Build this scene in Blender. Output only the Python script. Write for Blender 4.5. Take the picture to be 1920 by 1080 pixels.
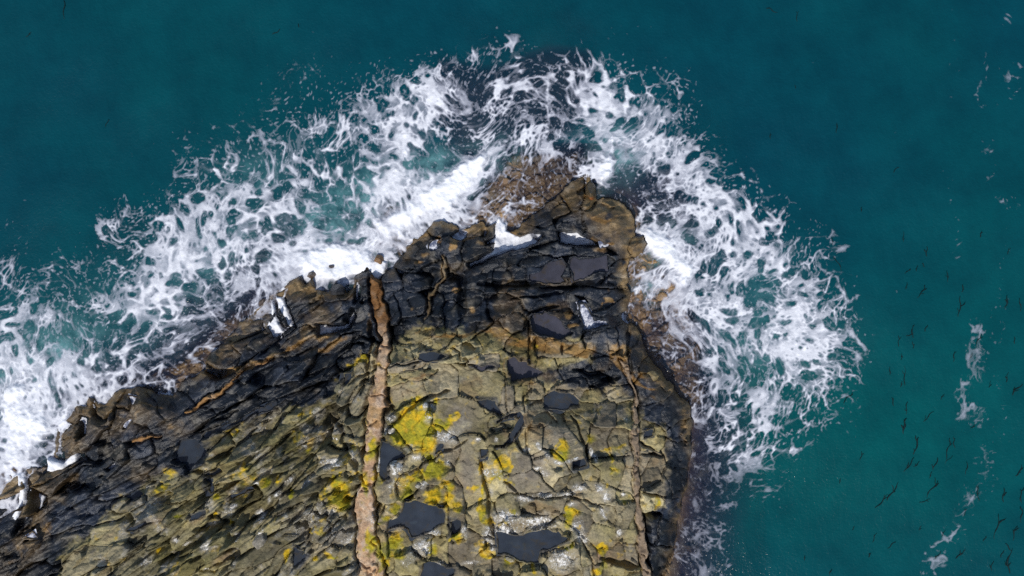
import bpy, math, random, time
import numpy as np

for o in list(bpy.data.objects): bpy.data.objects.remove(o)
scene = bpy.context.scene
COL = scene.collection

# ---- camera: a drone 42 m above the water, looking straight down, north up --------------
CAM_H = 42.0
cam_data = bpy.data.cameras.new("camera"); cam = bpy.data.objects.new("camera", cam_data); COL.objects.link(cam)
cam.location = (0, 0, CAM_H); cam.rotation_euler = (0, 0, 0)
cam_data.sensor_width = 36.0; cam_data.lens = 36.0*CAM_H/48.0      # 48 m of water across the frame
cam_data.clip_start = .5; cam_data.clip_end = 60000.0
scene.camera = cam

# ---- sky and sun ----------------------------------------------------------------------
SUN_EL, SUN_AZ = 54.0, 201.0        # height and bearing (clockwise from north)
world = bpy.data.worlds.new("World"); scene.world = world; world.use_nodes = True
wn = world.node_tree.nodes; wl = world.node_tree.links
for nd in list(wn): wn.remove(nd)
sky = wn.new("ShaderNodeTexSky"); sky.sky_type = 'NISHITA'; sky.sun_disc = False
sky.sun_elevation = math.radians(SUN_EL); sky.sun_rotation = math.radians(SUN_AZ)
sky.air_density = 1.0; sky.dust_density = 1.0; sky.ozone_density = 1.0
bg = wn.new("ShaderNodeBackground"); bg.inputs[1].default_value = 0.12
wo = wn.new("ShaderNodeOutputWorld"); wl.new(sky.outputs[0], bg.inputs[0]); wl.new(bg.outputs[0], wo.inputs[0])
sun_data = bpy.data.lights.new("sun", 'SUN'); sun = bpy.data.objects.new("sun", sun_data); COL.objects.link(sun)
sun_data.energy = 3.6; sun_data.angle = math.radians(.6); sun_data.color = (1.0, .95, .87)
sun.rotation_euler = (math.radians(90-SUN_EL), 0, math.radians(180-SUN_AZ))
sun.location = (-20, -35, 60)
scene.view_settings.view_transform = 'Standard'; scene.view_settings.look = 'None'
scene.view_settings.exposure = 0.0; scene.view_settings.gamma = 1.0; scene.view_settings.use_curve_mapping = False
scene.cycles.max_bounces = 4; scene.cycles.diffuse_bounces = 2; scene.cycles.glossy_bounces = 2
scene.cycles.transparent_max_bounces = 10; scene.cycles.caustics_reflective = False; scene.cycles.caustics_refractive = False
scene.cycles.use_denoising = False
scene.cycles.sample_clamp_direct = 3.0; scene.cycles.sample_clamp_indirect = 3.0
# ======================= CORE (plan, relief, foam fields) =======================
# Plan coordinates (u, v): 40 units = 1 m, u to the east, v to the south, origin north-west of the point.
rng = np.random.default_rng(7)
F = np.float32
_PERM = np.random.default_rng(11).permutation(256).astype(np.int32)
_ANG = np.random.default_rng(12).uniform(0, 2*np.pi, 256)
_GX = np.cos(_ANG).astype(F); _GY = np.sin(_ANG).astype(F)

def perlin(x, y, seed=0):
    x = x + F(seed*17.37); y = y + F(seed*9.71)
    ix = np.floor(x).astype(np.int32); iy = np.floor(y).astype(np.int32)
    fx = (x-ix).astype(F); fy = (y-iy).astype(F)
    ix &= 255; iy &= 255
    ix1 = (ix+1) & 255; iy1 = (iy+1) & 255
    s = seed*53 & 255
    p0 = _PERM[(ix+s) & 255]; p1 = _PERM[(ix1+s) & 255]
    def g(p, jy, dx, dy):
        h = _PERM[(p+jy) & 255]
        return _GX[h]*dx+_GY[h]*dy
    w = fx*fx*fx*(fx*(fx*6-15)+10); q = fy*fy*fy*(fy*(fy*6-15)+10)
    a = g(p0, iy, fx, fy); b = g(p1, iy, fx-1, fy)
    c = g(p0, iy1, fx, fy-1); d = g(p1, iy1, fx-1, fy-1)
    a = a+(b-a)*w; c = c+(d-c)*w
    return (a+(c-a)*q)*F(1.5)

def fbm(x, y, octaves=4, seed=0, gain=0.5):
    r = 0; a = 1.0; t = 0
    for k in range(octaves):
        r = r+F(a)*perlin(x, y, seed+k*3); t += a; a *= gain
        x = x*F(2.03); y = y*F(2.03)
    return r/F(t)

def ridged(x, y, octaves=4, seed=0):
    r = 0; a = 1.0; t = 0
    for k in range(octaves):
        r = r+F(a)*(1-np.abs(perlin(x, y, seed+k*3))*F(1.6)); t += a; a *= .5
        x = x*F(2.03); y = y*F(2.03)
    return r/F(t)


def _bw(pos):
    i = np.floor(pos).astype(int); t = (pos-i).astype(F)
    return i, ((1-t)**3/6, (3*t**3-6*t*t+4)/6, (-3*t**3+3*t*t+3*t+1)/6, t**3/6)

class Grid:
    """a regular plan grid with fast smooth noise on it"""
    def __init__(self, u0, v0, u1, v1, step):
        self.us = np.arange(u0, u1, step, dtype=F); self.vs = np.arange(v0, v1, step, dtype=F)
        self.U, self.V = np.meshgrid(self.us, self.vs); self.step = step; self.u0 = u0; self.v0 = v0
    def noise(self, scu, scv, seed):
        pu = (self.us-self.us[0])/scu+.37; pv = (self.vs-self.vs[0])/scv+.61
        nu = int(pu[-1])+5; nv = int(pv[-1])+5
        lat = np.random.default_rng(1000+seed).uniform(-1, 1, (nv, nu)).astype(F)
        i, w = _bw(pv); t = sum(lat[i+k]*w[k][:, None] for k in range(4)).T.copy()
        i, w = _bw(pu)
        return sum(t[i+k]*w[k][:, None] for k in range(4)).T*F(1.9)
    def sample(self, a, X, Y):
        x = np.clip((X-self.u0)/self.step, 0, a.shape[1]-1.01); y = np.clip((Y-self.v0)/self.step, 0, a.shape[0]-1.01)
        i = x.astype(np.int32); j = y.astype(np.int32); x -= i; y -= j
        f = a.ravel(); k = j*a.shape[1]+i
        p = f[k]; p = p+(f[k+1]-p)*x; k += a.shape[1]; q = f[k]; q = q+(f[k+1]-q)*x
        return p+(q-p)*y
    def fbm(self, sc, octaves=3, seed=0, gain=.5, scv=None):
        r = 0; a = 1.0; t = 0; scv = scv or sc
        for k in range(octaves):
            if min(sc, scv) < self.step*1.2: break
            r = r+F(a)*self.noise(sc, scv, seed*10+k); t += a; a *= gain; sc /= 2.03; scv /= 2.03
        return r/F(t)

_HX = np.random.default_rng(21).random(65536).astype(F); _HY = np.random.default_rng(22).random(65536).astype(F)
def worley(x, y, seed=0, jitter=1.0):
    ix = np.floor(x).astype(np.int32); iy = np.floor(y).astype(np.int32)
    f1 = np.full(x.shape, 9, F); f2 = np.full(x.shape, 9, F); hid = np.zeros(x.shape, np.int32)
    for j in (-1, 0, 1):
        for i in (-1, 0, 1):
            cx = ix+i; cy = iy+j
            h = ((cx*73856093) ^ (cy*19349663) ^ (seed*83492791)) & 65535
            dx = cx+F(.5)+(_HX[h]-F(.5))*F(jitter)-x; dy = cy+F(.5)+(_HY[h]-F(.5))*F(jitter)-y
            d = np.sqrt(dx*dx+dy*dy)
            near = d < f1
            f2 = np.where(near, f1, np.minimum(f2, d))
            hid = np.where(near, h, hid)
            f1 = np.minimum(f1, d)
    return f1, f2, hid

def ss(a, b, x):
    t = np.clip((x-a)/(b-a), 0, 1)
    return t*t*(3-2*t)

def poly_sd(U, V, poly):
    """signed distance to a closed polygon, positive inside"""
    P = np.array(poly, F); Q = np.roll(P, -1, 0)
    d2 = np.full(U.shape, 1e12, F); ins = np.zeros(U.shape, bool)
    for (x0, y0), (x1, y1) in zip(P, Q):
        ex, ey = x1-x0, y1-y0
        L = ex*ex+ey*ey
        if L == 0: continue
        px = U-x0; py = V-y0
        t = np.clip((px*ex+py*ey)/L, 0, 1)
        d2 = np.minimum(d2, (px-t*ex)**2+(py-t*ey)**2)
        if ey != 0:
            ins ^= ((V < y1) != (V < y0)) & (px < ex*py/ey)
    d = np.sqrt(d2)
    return np.where(ins, d, -d)

def poly_sd_local(U, V, poly, pad, out=-1e3):
    """the same, worked out only near the polygon (U, V a regular grid)"""
    P = np.array(poly); r = np.full(U.shape, out, F)
    m = (U > P[:, 0].min()-pad) & (U < P[:, 0].max()+pad) & (V > P[:, 1].min()-pad) & (V < P[:, 1].max()+pad)
    if m.any(): r[m] = poly_sd(U[m], V[m], poly)
    return r

def line_d(U, V, pts, pad=80):
    """distance to an open polyline and the position along it (only near it)"""
    P = np.array(pts, F)[:, :2]
    d = np.full(U.shape, 1e3, F); s = np.zeros(U.shape, F)
    m = (U > P[:, 0].min()-pad) & (U < P[:, 0].max()+pad) & (V > P[:, 1].min()-pad) & (V < P[:, 1].max()+pad)
    if not m.any(): return d, s
    u = U[m]; v = V[m]; dd = np.full(u.shape, 1e3, F); sl = np.zeros(u.shape, F); acc = 0
    for k in range(len(P)-1):
        x0, y0 = P[k]; ex, ey = P[k+1]-P[k]; L = math.hypot(ex, ey)
        t = np.clip(((u-x0)*ex+(v-y0)*ey)/(L*L), 0, 1)
        q = np.hypot(u-x0-t*ex, v-y0-t*ey); n = q < dd
        dd = np.where(n, q, dd); sl = np.where(n, k+t, sl); acc += L
    d[m] = dd; s[m] = sl
    return d, s

def blobs(U, V, items, power=1.0):
    """sum of soft elliptical patches (u, v, ru, rv, angle in degrees, value)"""
    r = np.zeros(U.shape, F)
    for it in items:
        cu, cv, ru, rv = it[:4]; a = math.radians(it[4] if len(it) > 4 else 0); val = it[5] if len(it) > 5 else 1
        R = 2.6*max(ru, rv)
        m = (np.abs(U-cu) < R) & (np.abs(V-cv) < R)
        if not m.any(): continue
        x = U[m]-cu; y = V[m]-cv
        p = (x*math.cos(a)+y*math.sin(a))/ru; q = (-x*math.sin(a)+y*math.cos(a))/rv
        r[m] += F(val)*np.exp(-((p*p+q*q)**power))
    return r

# ---- hand-measured plan of the point -------------------------------------------------
COAST = [(-260,1010),(-120,980),(-20,940),(0,930),(15,903),(30,888),(44,890),(52,880),(75,878),(92,880),(103,868),(97,852),(100,828),(106,811),(118,795),
 (132,780),(145,763),(164,761),(166,743),(182,743),(188,754),(201,752),(219,737),(238,728),(254,725),(278,728),(291,737),(319,745),(328,737),
 (345,718),(362,708),(391,694),(389,677),(412,652),(438,621),(471,590),(508,551),(515,543),(528,538),(541,525),(565,521),(572,540),(585,520),(593,551),
 (611,551),(632,531),(648,551),(666,538),(672,520),(694,499),(710,497),(725,500),(736,505),(760,470),(775,452),(794,444),(804,430),(816,416),
 (835,413),(852,420),(860,432),(882,421),(898,415),(914,423),(938,409),(940,440),(966,428),(995,408),(1044,375),(1062,356),(1084,341),(1098,333),(1110,327),
 (1116,345),(1121,360),(1126,376),(1140,374),(1158,377),(1181,397),(1192,423),(1190,444),(1207,441),(1218,460),(1207,478),(1176,486),(1174,527),(1182,556),(1172,582),
 (1166,596),(1186,604),(1196,622),(1205,645),(1222,676),(1240,694),(1262,722),(1288,758),(1298,800),(1299,840),(1293,880),(1285,920),(1283,960),(1272,1000),(1263,1040),
 (1256,1080),(1250,1160),(1245,1330),(-260,1330)]
DRY = [(80,1330),(92,1090),(108,1050),(135,1022),(165,1000),(200,965),(216,942),(262,916),(300,893),(345,884),(382,868),(398,850),(388,826),(420,812),(480,793),
 (520,774),(560,763),(600,752),(640,735),(634,714),(652,688),(686,676),(700,648),(735,638),(770,615),(800,603),(850,622),(900,620),(950,622),(1000,634),(1090,634),(1102,660),
 (1085,684),(1020,684),(1005,700),(1035,716),(1090,722),(1120,732),(1160,722),(1192,738),(1200,760),(1206,790),(1242,796),(1256,830),(1248,870),(1250,930),(1246,962),(1204,965),(1208,1010),(1216,1060),(1216,1100),(1222,1330)]
HEIGHTS = [(950,850,3.2),(1060,950,3.2),(1150,850,3.05),(1190,960,2.9),(1228,830,2.3),(1228,920,2.2),(1255,760,.9),(1262,860,1.2),(1262,960,.9),(1290,850,.25),(700,800,3.0),(760,720,2.95),(760,900,3.1),
 (600,950,3.05),(520,860,2.75),(620,800,2.85),(400,950,2.6),(300,1000,2.45),(200,1050,2.25),(180,960,1.35),(120,1000,1.2),(250,900,1.25),(300,850,1.2),(350,845,1.45),(420,840,2.3),(330,780,1.0),(250,790,.7),(400,760,1.1),(500,730,1.2),
 (600,700,1.25),(460,650,.45),(520,620,.55),(590,600,.55),(640,580,.5),(620,650,.95),(690,560,.8),(690,640,1.9),(750,520,.8),(760,580,1.5),(850,570,1.6),(950,570,1.7),(1050,570,1.6),(880,500,1.1),(1000,500,1.3),(1100,500,1.25),
 (820,460,.6),(890,450,.45),(1130,420,1.25),(1165,430,.9),(1060,410,.85),(1000,420,.55),(1030,460,.6),(1100,360,.75),(1150,540,1.0),(950,630,2.3),(800,640,2.6),(850,680,2.8),(1100,610,1.5),(1050,655,2.3),(900,720,2.95),(1100,690,2.0),(1150,660,1.6),(1200,680,.9),(1170,720,2.3),
 (1230,1080,1.3),(1190,1070,2.6),(700,1080,3.3),(900,1000,3.2),(1000,1080,3.3),(0,1080,1.0),(20,1000,.5),(70,960,.5),(60,1060,1.1),(120,1090,1.8),(500,1080,3.1),(-150,1100,1.0),(600,1300,3.6),(1000,1300,3.6),(150,1300,2.2),(1240,1300,1.2),(150,830,.45),(200,860,.7),(730,500,.35),(640,740,1.9),(560,745,1.6),(480,780,1.6)]
POOLS = [  # outline, label
 ([(717,828),(730,831),(748,839),(766,851),(762,860),(750,861),(728,874),(728,890),(734,902),(722,905),(713,893),(716,860)], "slate blue tide pool beside the pink vein, below the big yellow lichen patch"),
 ([(757,940),(828,953),(832,963),(831,980),(813,991),(793,1003),(771,1012),(765,997),(750,987),(725,997),(728,980),(747,972),(753,957)], "wide tide pool with a small pale stone standing in it"),
 ([(842,972),(855,972),(862,978),(861,995),(845,1002),(841,987)], "little square tide pool between the stone's pool and the long grey slab"),
 ([(790,1062),(807,1059),(830,1061),(852,1068),(848,1078),(815,1092),(786,1090)], "tide pool cut off by the bottom edge of the picture, right of the pink vein"),
 ([(930,1001),(981,1006),(1011,999),(1045,1001),(1066,1016),(1045,1023),(1015,1038),(1008,1057),(977,1050),(947,1038),(934,1040)], "largest pointed tide pool under the white barnacled rock, bottom centre"),
 ([(1072,866),(1097,859),(1102,876),(1091,878),(1073,882)], "small square tide pool at the tip of the white barnacle arc"),
 ([(1022,750),(1039,737),(1065,738),(1082,752),(1084,763),(1065,766),(1050,772),(1024,769)], "oval blue tide pool at the dry plateau's upper edge"),
 ([(956,672),(968,667),(990,678),(1005,690),(1020,702),(1000,708),(975,712),(962,720),(955,700)], "purple grey tide pool in the dark ledge above the plateau"),
 ([(789,662),(807,659),(823,662),(841,668),(830,674),(804,677),(789,675)], "narrow tide pool just right of the upper pink vein"),
 ([(881,688),(928,682),(935,687),(907,693)], "sliver of water under the cracked rock left of the purple pool"),
 ([(896,746),(930,747),(938,778),(927,776),(903,756)], "triangular tide pool in a cleft right of the round grey slab"),
 ([(928,789),(945,782),(975,777),(984,785),(976,806),(962,826),(946,841),(930,840),(930,836),(945,836),(957,821),(967,803),(973,789),(962,783),(946,786),(931,792)], "crooked water filled crack running round a block on the plateau"),
 ([(899,847),(914,847),(912,860),(903,862)], "tiny pool at the head of the long grey slab's crack"),
 ([(822,832),(830,836),(826,848),(816,853)], "tiny dark pool right of the yellow lichen rock"),
 ([(336,820),(354,822),(372,821),(381,832),(390,853),(372,861),(363,873),(351,888),(344,882),(344,870),(324,867),(330,850),(332,835)], "deep blue tide pool in the dark left ledge beside the yellow boulder"),
 ([(382,814),(437,790),(464,775),(517,752),(522,758),(462,785),(421,803),(387,821)], "long thin pool along the foot of the olive strata, left side"),
 ([(238,931),(257,919),(266,929),(259,940),(242,942)], "small pool where dark and olive rock meet, lower left"),
 ([(238,994),(282,969),(283,979),(248,1000)], "slanting sliver of water in the lower left strata"),
 ([(552,1026),(563,1032),(578,1041),(561,1062),(550,1062)], "blue tide pool among grey cobbly rock left of the pink vein"),
 ([(382,891),(408,880),(412,889),(390,897)], "blue sliver pool in the olive strata below the deep blue pool"),
 ([(426,935),(469,911),(473,917),(430,940)], "slanting pool slot in the middle of the olive strata"),
 ([(354,969),(381,957),(380,966),(356,975)], "short pool slot in the olive strata, below the upright pale plank of rock"),
 ([(386,898),(398,898),(394,927),(387,928)], "upright pool slot beside a pale plank of rock in the strata"),
 ([(996,528),(998,516),(1031,497),(1055,490),(1058,503),(1046,519),(1057,528)], "lilac grey flat pool on the wet black rock, left of two"),
 ([(1065,500),(1075,484),(1135,479),(1137,507),(1113,508),(1093,520),(1074,526),(1069,510)], "lilac grey flat pool on the wet black rock, right of two"),
 ([(997,594),(1020,587),(1040,598),(1057,613),(1070,623),(1045,634),(1010,627),(997,622)], "dark flat pool below the cracked wet black rock, centre"),
 ([(641,704),(656,700),(655,711),(644,723),(638,719)], "small pool beneath the yellow topped rock left of the vein"),
 ([(1208,808),(1222,806),(1224,818),(1210,822)], "small blue pool right of the thin vein, above a pale block"),
 ([(1083,569),(1095,567),(1107,588),(1114,602),(1135,602),(1137,611),(1115,620),(1089,621),(1092,602),(1086,578)], "white froth lying in a boot shaped hollow near the right shore"),
 ([(200,873),(223,863),(227,870),(208,880)], "small wedge of froth in the dark left ledge, below the shore rocks"),
 ([(229,797),(249,785),(239,803)], "tiny sliver of froth on the dark rock by the left shore"),
 ([(45,1007),(63,997),(66,1007)], "scrap of froth in the dark rock at the lower left corner"),
 ([(242,742),(255,746),(253,767),(244,764)], "drip of froth on the top of the left shore rocks"),
 ([(822,452),(818,466),(806,470),(803,462),(812,455)], "spot of froth in a nook of the upper left tip"),
 ([(1126,455),(1140,453),(1142,458),(1128,461)], "crumb of froth at the right end of the upper gully"),
]
INLETS = [
 [(936,405),(948,420),(948,434),(978,446),(984,460),(955,470),(930,478),(880,500),(877,495),(901,484),(924,472),(926,455),(910,457),(926,446),(926,430)],
 [(958,454),(980,442),(998,434),(1016,440),(1006,452),(987,463),(958,466)],
 [(1049,434),(1083,436),(1126,457),(1102,459),(1049,456)],
 [(520,556),(532,556),(545,590),(553,614),(538,611),(525,582)],
 [(513,562),(519,595),(532,621),(507,635),(500,616),(512,595)],
 [(594,609),(632,612),(648,609),(661,577),(664,595),(654,612),(617,625),(597,628)],
 [(667,526),(675,536),(672,560),(665,566)],
 [(36,889),(50,884),(55,911),(51,937),(41,962),(32,990),(20,1007),(25,974),(39,941),(41,917)],
 [(60,918),(87,930),(76,955),(62,964),(63,937)],
 [(92,857),(123,866),(148,842),(146,863),(121,878),(92,882)],
 [(146,780),(162,783),(161,811),(146,824)],
 [(690,500),(705,486),(726,492),(722,512),(712,526),(702,522)],
]
REEFS = [  # outline, level of the rock under the wash
 ([(870,412),(888,385),(925,345),(955,297),(1000,283),(1060,290),(1092,283),(1112,322),(1064,352),(995,402),(966,432),(940,408),(900,418)], -.12),
 ([(1168,484),(1225,484),(1285,560),(1315,640),(1318,740),(1296,770),(1250,712),(1210,650),(1165,594),(1174,540)], -.13),
 ([(712,380),(770,385),(765,440),(745,475),(705,460),(700,420)], -.3),
 ([(-20,885),(30,868),(60,880),(40,960),(-20,960)], -.03),
 ([(385,640),(440,600),(420,660),(395,705),(350,720),(320,745),(250,728),(340,690)], -.2),
 ([(1290,720),(1312,760),(1318,860),(1302,960),(1290,1100),(1250,1100),(1280,950),(1300,840)], -.50),
 ([(820,130),(1000,110),(1090,90),(1120,170),(1010,290),(880,320),(820,250)], -1.0),
 ([(1130,360),(1260,330),(1300,420),(1210,440)], -.8),
 ([(1300,640),(1360,700),(1400,800),(1370,940),(1340,1120),(1290,1120),(1300,900)], -1.5),
 ([(380,560),(480,480),(560,470),(600,520),(520,560),(440,640),(330,720),(240,740),(300,640)], -.8),
 ([(560,560),(600,500),(660,480),(680,520),(640,560)], -.25),
]
VEINS = {  # (u, v, half width)
 "main": [(718,498,10),(711,540,11),(712,580,13),(718,608,10),(726,636,8),(719,668,10),(714,700,16),(706,760,16),(700,810,15),(693,860,14),(690,900,15),(684,950,17),(682,1000,19),(692,1050,24),(696,1110,26),(700,1200,26),(705,1330,26)],
 "thin": [(1166,676,3),(1180,704,4),(1190,740,5),(1191,790,4.5),(1194,850,4.5),(1195,900,4.5),(1199,950,6),(1204,1000,5),(1209,1050,6),(1216,1120,6),(1220,1330,6)],
 "orange": [(348,777,4),(365,766,6),(391,747,7),(412,733,3),(430,719,5.5),(447,706,2.5),(460,697,3.5),(505,673,1.5)],
 "stub": [(247,829,1.5),(270,822,4),(294,818,1.5)],
 "crooked": [(833,482,3),(833,518,3.4),(824,530,1.6),(818,538,2),(807,559,3),(802,583,2),(792,598,1)],
 "edge": [(1286,1000,2),(1270,1030,4),(1258,1060,5),(1246,1100,5),(1240,1160,5)],
}
CLEFTS = [  # open cracks and recesses: width, depth, line
 (4,.42,[(900,845),(905,880),(908,910),(915,950),(920,980),(926,1005)]),(3.4,.36,[(735,795),(747,785),(763,767),(783,755),(805,743),(827,738),(843,732)]),(2.4,.28,[(877,825),(847,845),(827,848),(813,863),(797,870)]),(3,.34,[(1072,780),(1087,808),(1097,836),(1102,866)]),(1.8,.25,[(1102,866),(1136,857),(1183,854)]),
 (2.4,.3,[(730,687),(771,683),(792,678)]),(2.2,.3,[(856,681),(878,686),(907,688)]),(6,.5,[(300,1058),(349,1028),(375,1017)]),(6,.5,[(360,995),(408,986),(421,984)]),(3,.35,[(430,973),(454,954),(482,934)]),(4,.4,[(522,932),(530,926),(555,899),(574,880)]),(4,.42,[(613,782),(631,797),(643,810),(642,827),(648,847),(662,867),(668,878)]),
 (6,.45,[(612,780),(609,808)]),(2.4,.3,[(691,698),(669,709),(652,722)]),(2,.3,[(682,708),(674,729),(660,750),(648,762)]),(8,.5,[(900,532),(960,532),(1060,533),(1110,527),(1135,520)]),(2.6,.35,[(960,561),(993,556),(1025,552),(1055,547)]),(4,.42,[(982,617),(993,592),(1025,578),(1045,574)]),(2.4,.3,[(1078,552),(1102,564)]),
 (9,.55,[(836,514),(863,522),(868,544),(865,589)]),(3.6,.4,[(992,600),(993,637),(994,679)]),(6,.5,[(1125,1048),(1157,1059),(1200,1066)]),(8,.8,[(1207,971),(1208,1012),(1214,1069),(1220,1110)]),(4,.5,[(1205,851),(1245,857)]),(3.5,.45,[(1207,925),(1245,930)]),(4,.5,[(1206,967),(1240,969)]),(3,.35,[(1052,640),(1053,662)]),
 (3.5,.5,[(690,600),(696,640),(690,690),(676,740)]),(2.2,.28,[(1000,790),(985,812),(990,850)]),(1.8,.22,[(948,700),(948,745),(953,778)]),(2.2,.26,[(985,735),(980,760),(985,775)]),(2,.24,[(995,700),(996,730),(985,745)]),(5,.4,[(1075,694),(1120,700),(1150,716)]),(4,.4,[(1105,725),(1135,712),(1160,706)]),(3,.3,[(1180,610),(1178,650),(1182,700)]),
 (2,.25,[(905,1008),(925,1012)]),(2.4,.3,[(1088,1012),(1110,1055),(1116,1090)]),(2,.24,[(945,905),(975,925),(1000,937),(1060,930),(1090,940),(1130,955)]),(3,.35,[(420,812),(440,830),(410,870)]),(3,.4,[(446,770),(400,790)]),(5,.5,[(398,862),(432,846),(452,830),(478,806)]),(3.2,.35,[(468,880),(500,850),(530,830),(548,812)]),(5,.45,[(445,1000),(432,1010),(430,985)]),
 (4,.4,[(520,930),(500,960),(460,985),(440,1010)]),(3,.35,[(590,985),(570,1000),(545,1020)]),(2.4,.3,[(600,1012),(625,985),(640,975)]),(2.4,.3,[(625,985),(605,960),(598,930)]),(3,.35,[(680,905),(665,880)]),(2,.25,[(1130,300),(1131,301)])]
# patches of surface: (u, v, ru, rv, angle, value)
LICHEN = [(772,793,27,30,20),(752,812,15,14),(790,815,16,14),(796,834,15,15),(813,753,6,5),(804,777,9,4),(837,798,6,10),(817,880,16,16),(697,840,9,18),(780,748,9,6,-30,.6),(783,892,15,7,-20),(755,917,17,15),(812,932,13,16),
 (843,915,8,9),(843,942,9,9),(860,952,6,6),(743,947,8,5),(737,958,7,5),(720,972,7,5),(703,979,6,5),(690,1017,9,18),(713,1037,6,5),(858,1007,10,9),(813,1030,6,13),(750,1037,11,9),(742,1017,7,6),(953,1053,10,7),
 (633,924,16,22,10),(638,949,12,8),(685,911,6,20),(626,904,8,8),(601,996,6,4),(622,1044,12,4,10),(535,1047,5,10),(589,1052,6,4),(541,926,5,5),(579,998,4,4),(1054,843,9,13),(1044,856,12,5,20),(1157,840,18,6,-20,.5),(1108,825,8,9,0,.5),
 (1065,971,8,18),(1073,963,12,6),(1084,992,4,4),(1232,945,6,11),(1067,1021,6,4),(1054,1029,8,3),(1172,943,5,5,0,.6),(962,958,5,5),(1001,1067,4,6),(499,902,6,6),(403,933,6,4),(333,964,6,4),(397,971,4,4),(286,1039,4,5),
 (325,1068,5,3),(429,987,4,4),(663,838,5,8),(655,860,5,6,0,.7),(1005,652,10,5,0,.5),(676,672,8,6),(660,684,10,5,-20,.8),(320,885,8,16,25,.7),(575,846,16,5,-50,.7),(470,898,14,6,-40,.6),(460,880,12,5,-40,.6),(520,905,12,5,-40,.5),(903,930,4,24,8,.6),(440,812,5,10,30,.6),(425,806,5,8,20,.5)]
BARN = [(733,785,12,7),(725,807,9,6),(840,820,22,13),(817,813,8,8),(813,760,7,5),(798,760,4,5),(770,837,15,7),(787,858,16,8),(742,877,14,12),(710,870,3,20),(807,785,8,6),(930,887,18,9),(913,890,8,8),(897,825,4,4),(930,823,4,5),(838,868,6,6),
 (747,913,17,14),(790,908,10,6),(872,993,6,14),(913,1007,9,18),(922,1030,5,10),(797,1025,19,17),(813,998,15,6),(822,1058,12,6),(880,1058,20,5),(947,967,20,14),(938,993,20,9),(955,1000,22,6),(922,925,4,8),(1007,980,40,17),(982,937,20,6),(1020,928,20,6),
 (1065,926,14,5),(1090,915,14,7),(1125,918,8,8),(1138,934,8,10,50),(1168,928,6,5),(1072,945,8,5),(1132,964,3,13,-25,1.4),(1160,1001,7,10),(1082,990,14,13),(1089,1012,10,8),(1054,1050,27,20),(1099,1020,6,8),(1012,837,5,8,-35),(1025,852,9,4,45),
 (1045,866,11,4,20),(1065,863,11,4,-10),(1080,858,8,3,-15),(988,846,7,4),(1009,879,10,4),(1024,889,8,6),(1110,849,5,10,-20),(1116,859,5,6),(1170,784,10,14,0,.6),(541,902,12,6,-40),(522,926,6,8),(574,908,18,5,-45,.8),(667,926,4,6),(620,824,4,3),
 (628,826,3,3),(663,831,7,8),(662,852,5,13),(631,866,20,7),(571,841,4,4),(419,967,13,8),(390,989,14,5,-20),(393,1019,9,10),(323,1015,10,5),(271,1056,12,6,-20),(343,1024,14,4,-30),(447,1006,3,8),(488,969,6,13),(486,902,5,4),(504,936,5,8),(440,948,7,5),
 (488,998,12,5,-40),(382,1071,5,4),(640,1000,30,25,0,.45),(600,960,50,30,0,.4),(700,970,10,30,0,.6),(560,1000,40,30,0,.4),(1135,744,10,7,0,.5),(710,1050,8,20,0,.5),(760,1050,20,15,0,.5),(790,990,8,5,0,.8)]
OCHRE = [(850,630,60,5,0,.8),(1000,642,50,9,0,.9),(1085,658,36,11,0,.8),(780,618,20,5,-10,.6),(1160,672,24,10,30,.7),(640,640,30,6,-25,.7),(440,690,50,5,-28,.7),(690,610,6,20,0,.5),(1150,410,26,10,-20,.5),(1130,470,20,6,0,.6),(905,455,14,6,0,.6),(800,480,10,5,-20,.6),(795,445,12,5),(822,448,7,6),(853,460,5,9),(845,462,4,8),(872,446,30,4,-6,.8),(832,508,4,12),(855,543,9,6),(787,495,9,4,-20),(1067,587,9,11),(1075,611,12,6),(930,621,28,4),(965,640,14,7,0,.7),(1050,655,40,12,0,.9),(1020,648,20,8),(1090,664,8,3,30),(1170,660,13,14),
 (1150,655,4,14,20),(1205,702,14,7,0,.8),(1195,716,16,5,35),(1222,728,14,4,15),(1180,705,20,5,40),(1162,688,14,4,40),(1235,712,8,5,30,.7),(1120,412,18,6),(1140,455,10,4),(1115,450,8,5,40,.7),(970,434,6,3),(430,696,26,6,-10),(490,675,26,5,-25),(550,650,30,5,-20),(610,632,25,7,-20,.8),(600,655,26,8,-10,.6),
 (1105,370,9,8,0,1.5),(1135,565,14,3,-15,.7),(1125,575,2,12,15,.7),(1142,562,14,3,25,.8),(1000,575,6,8,0,.4),(990,598,12,5,0,.4),(890,585,4,6),(940,628,14,7,0,.8),(770,580,6,5,0,.6),(965,690,8,14,0,.6),(950,690,4,20,0,.5),(1000,720,12,5,0,.6),(1015,735,10,10,0,.5),(960,462,25,3,0,.5),(1140,540,6,10,0,.5),(290,760,28,4,20,.7),(262,775,4,20,10,.5),
 (320,800,12,14,0,.5),(345,790,10,8,0,.4),(90,990,14,20,20,.6),(25,1050,10,20,20,.6),(1280,800,8,6,0,.7),(1225,745,10,4,30,.6),(640,705,10,10,0,.3),(760,735,20,5,-10,.3),(790,707,30,5,-8,.6),(780,690,30,6,-5,.4),(120,905,12,14,0,.4)]
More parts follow.
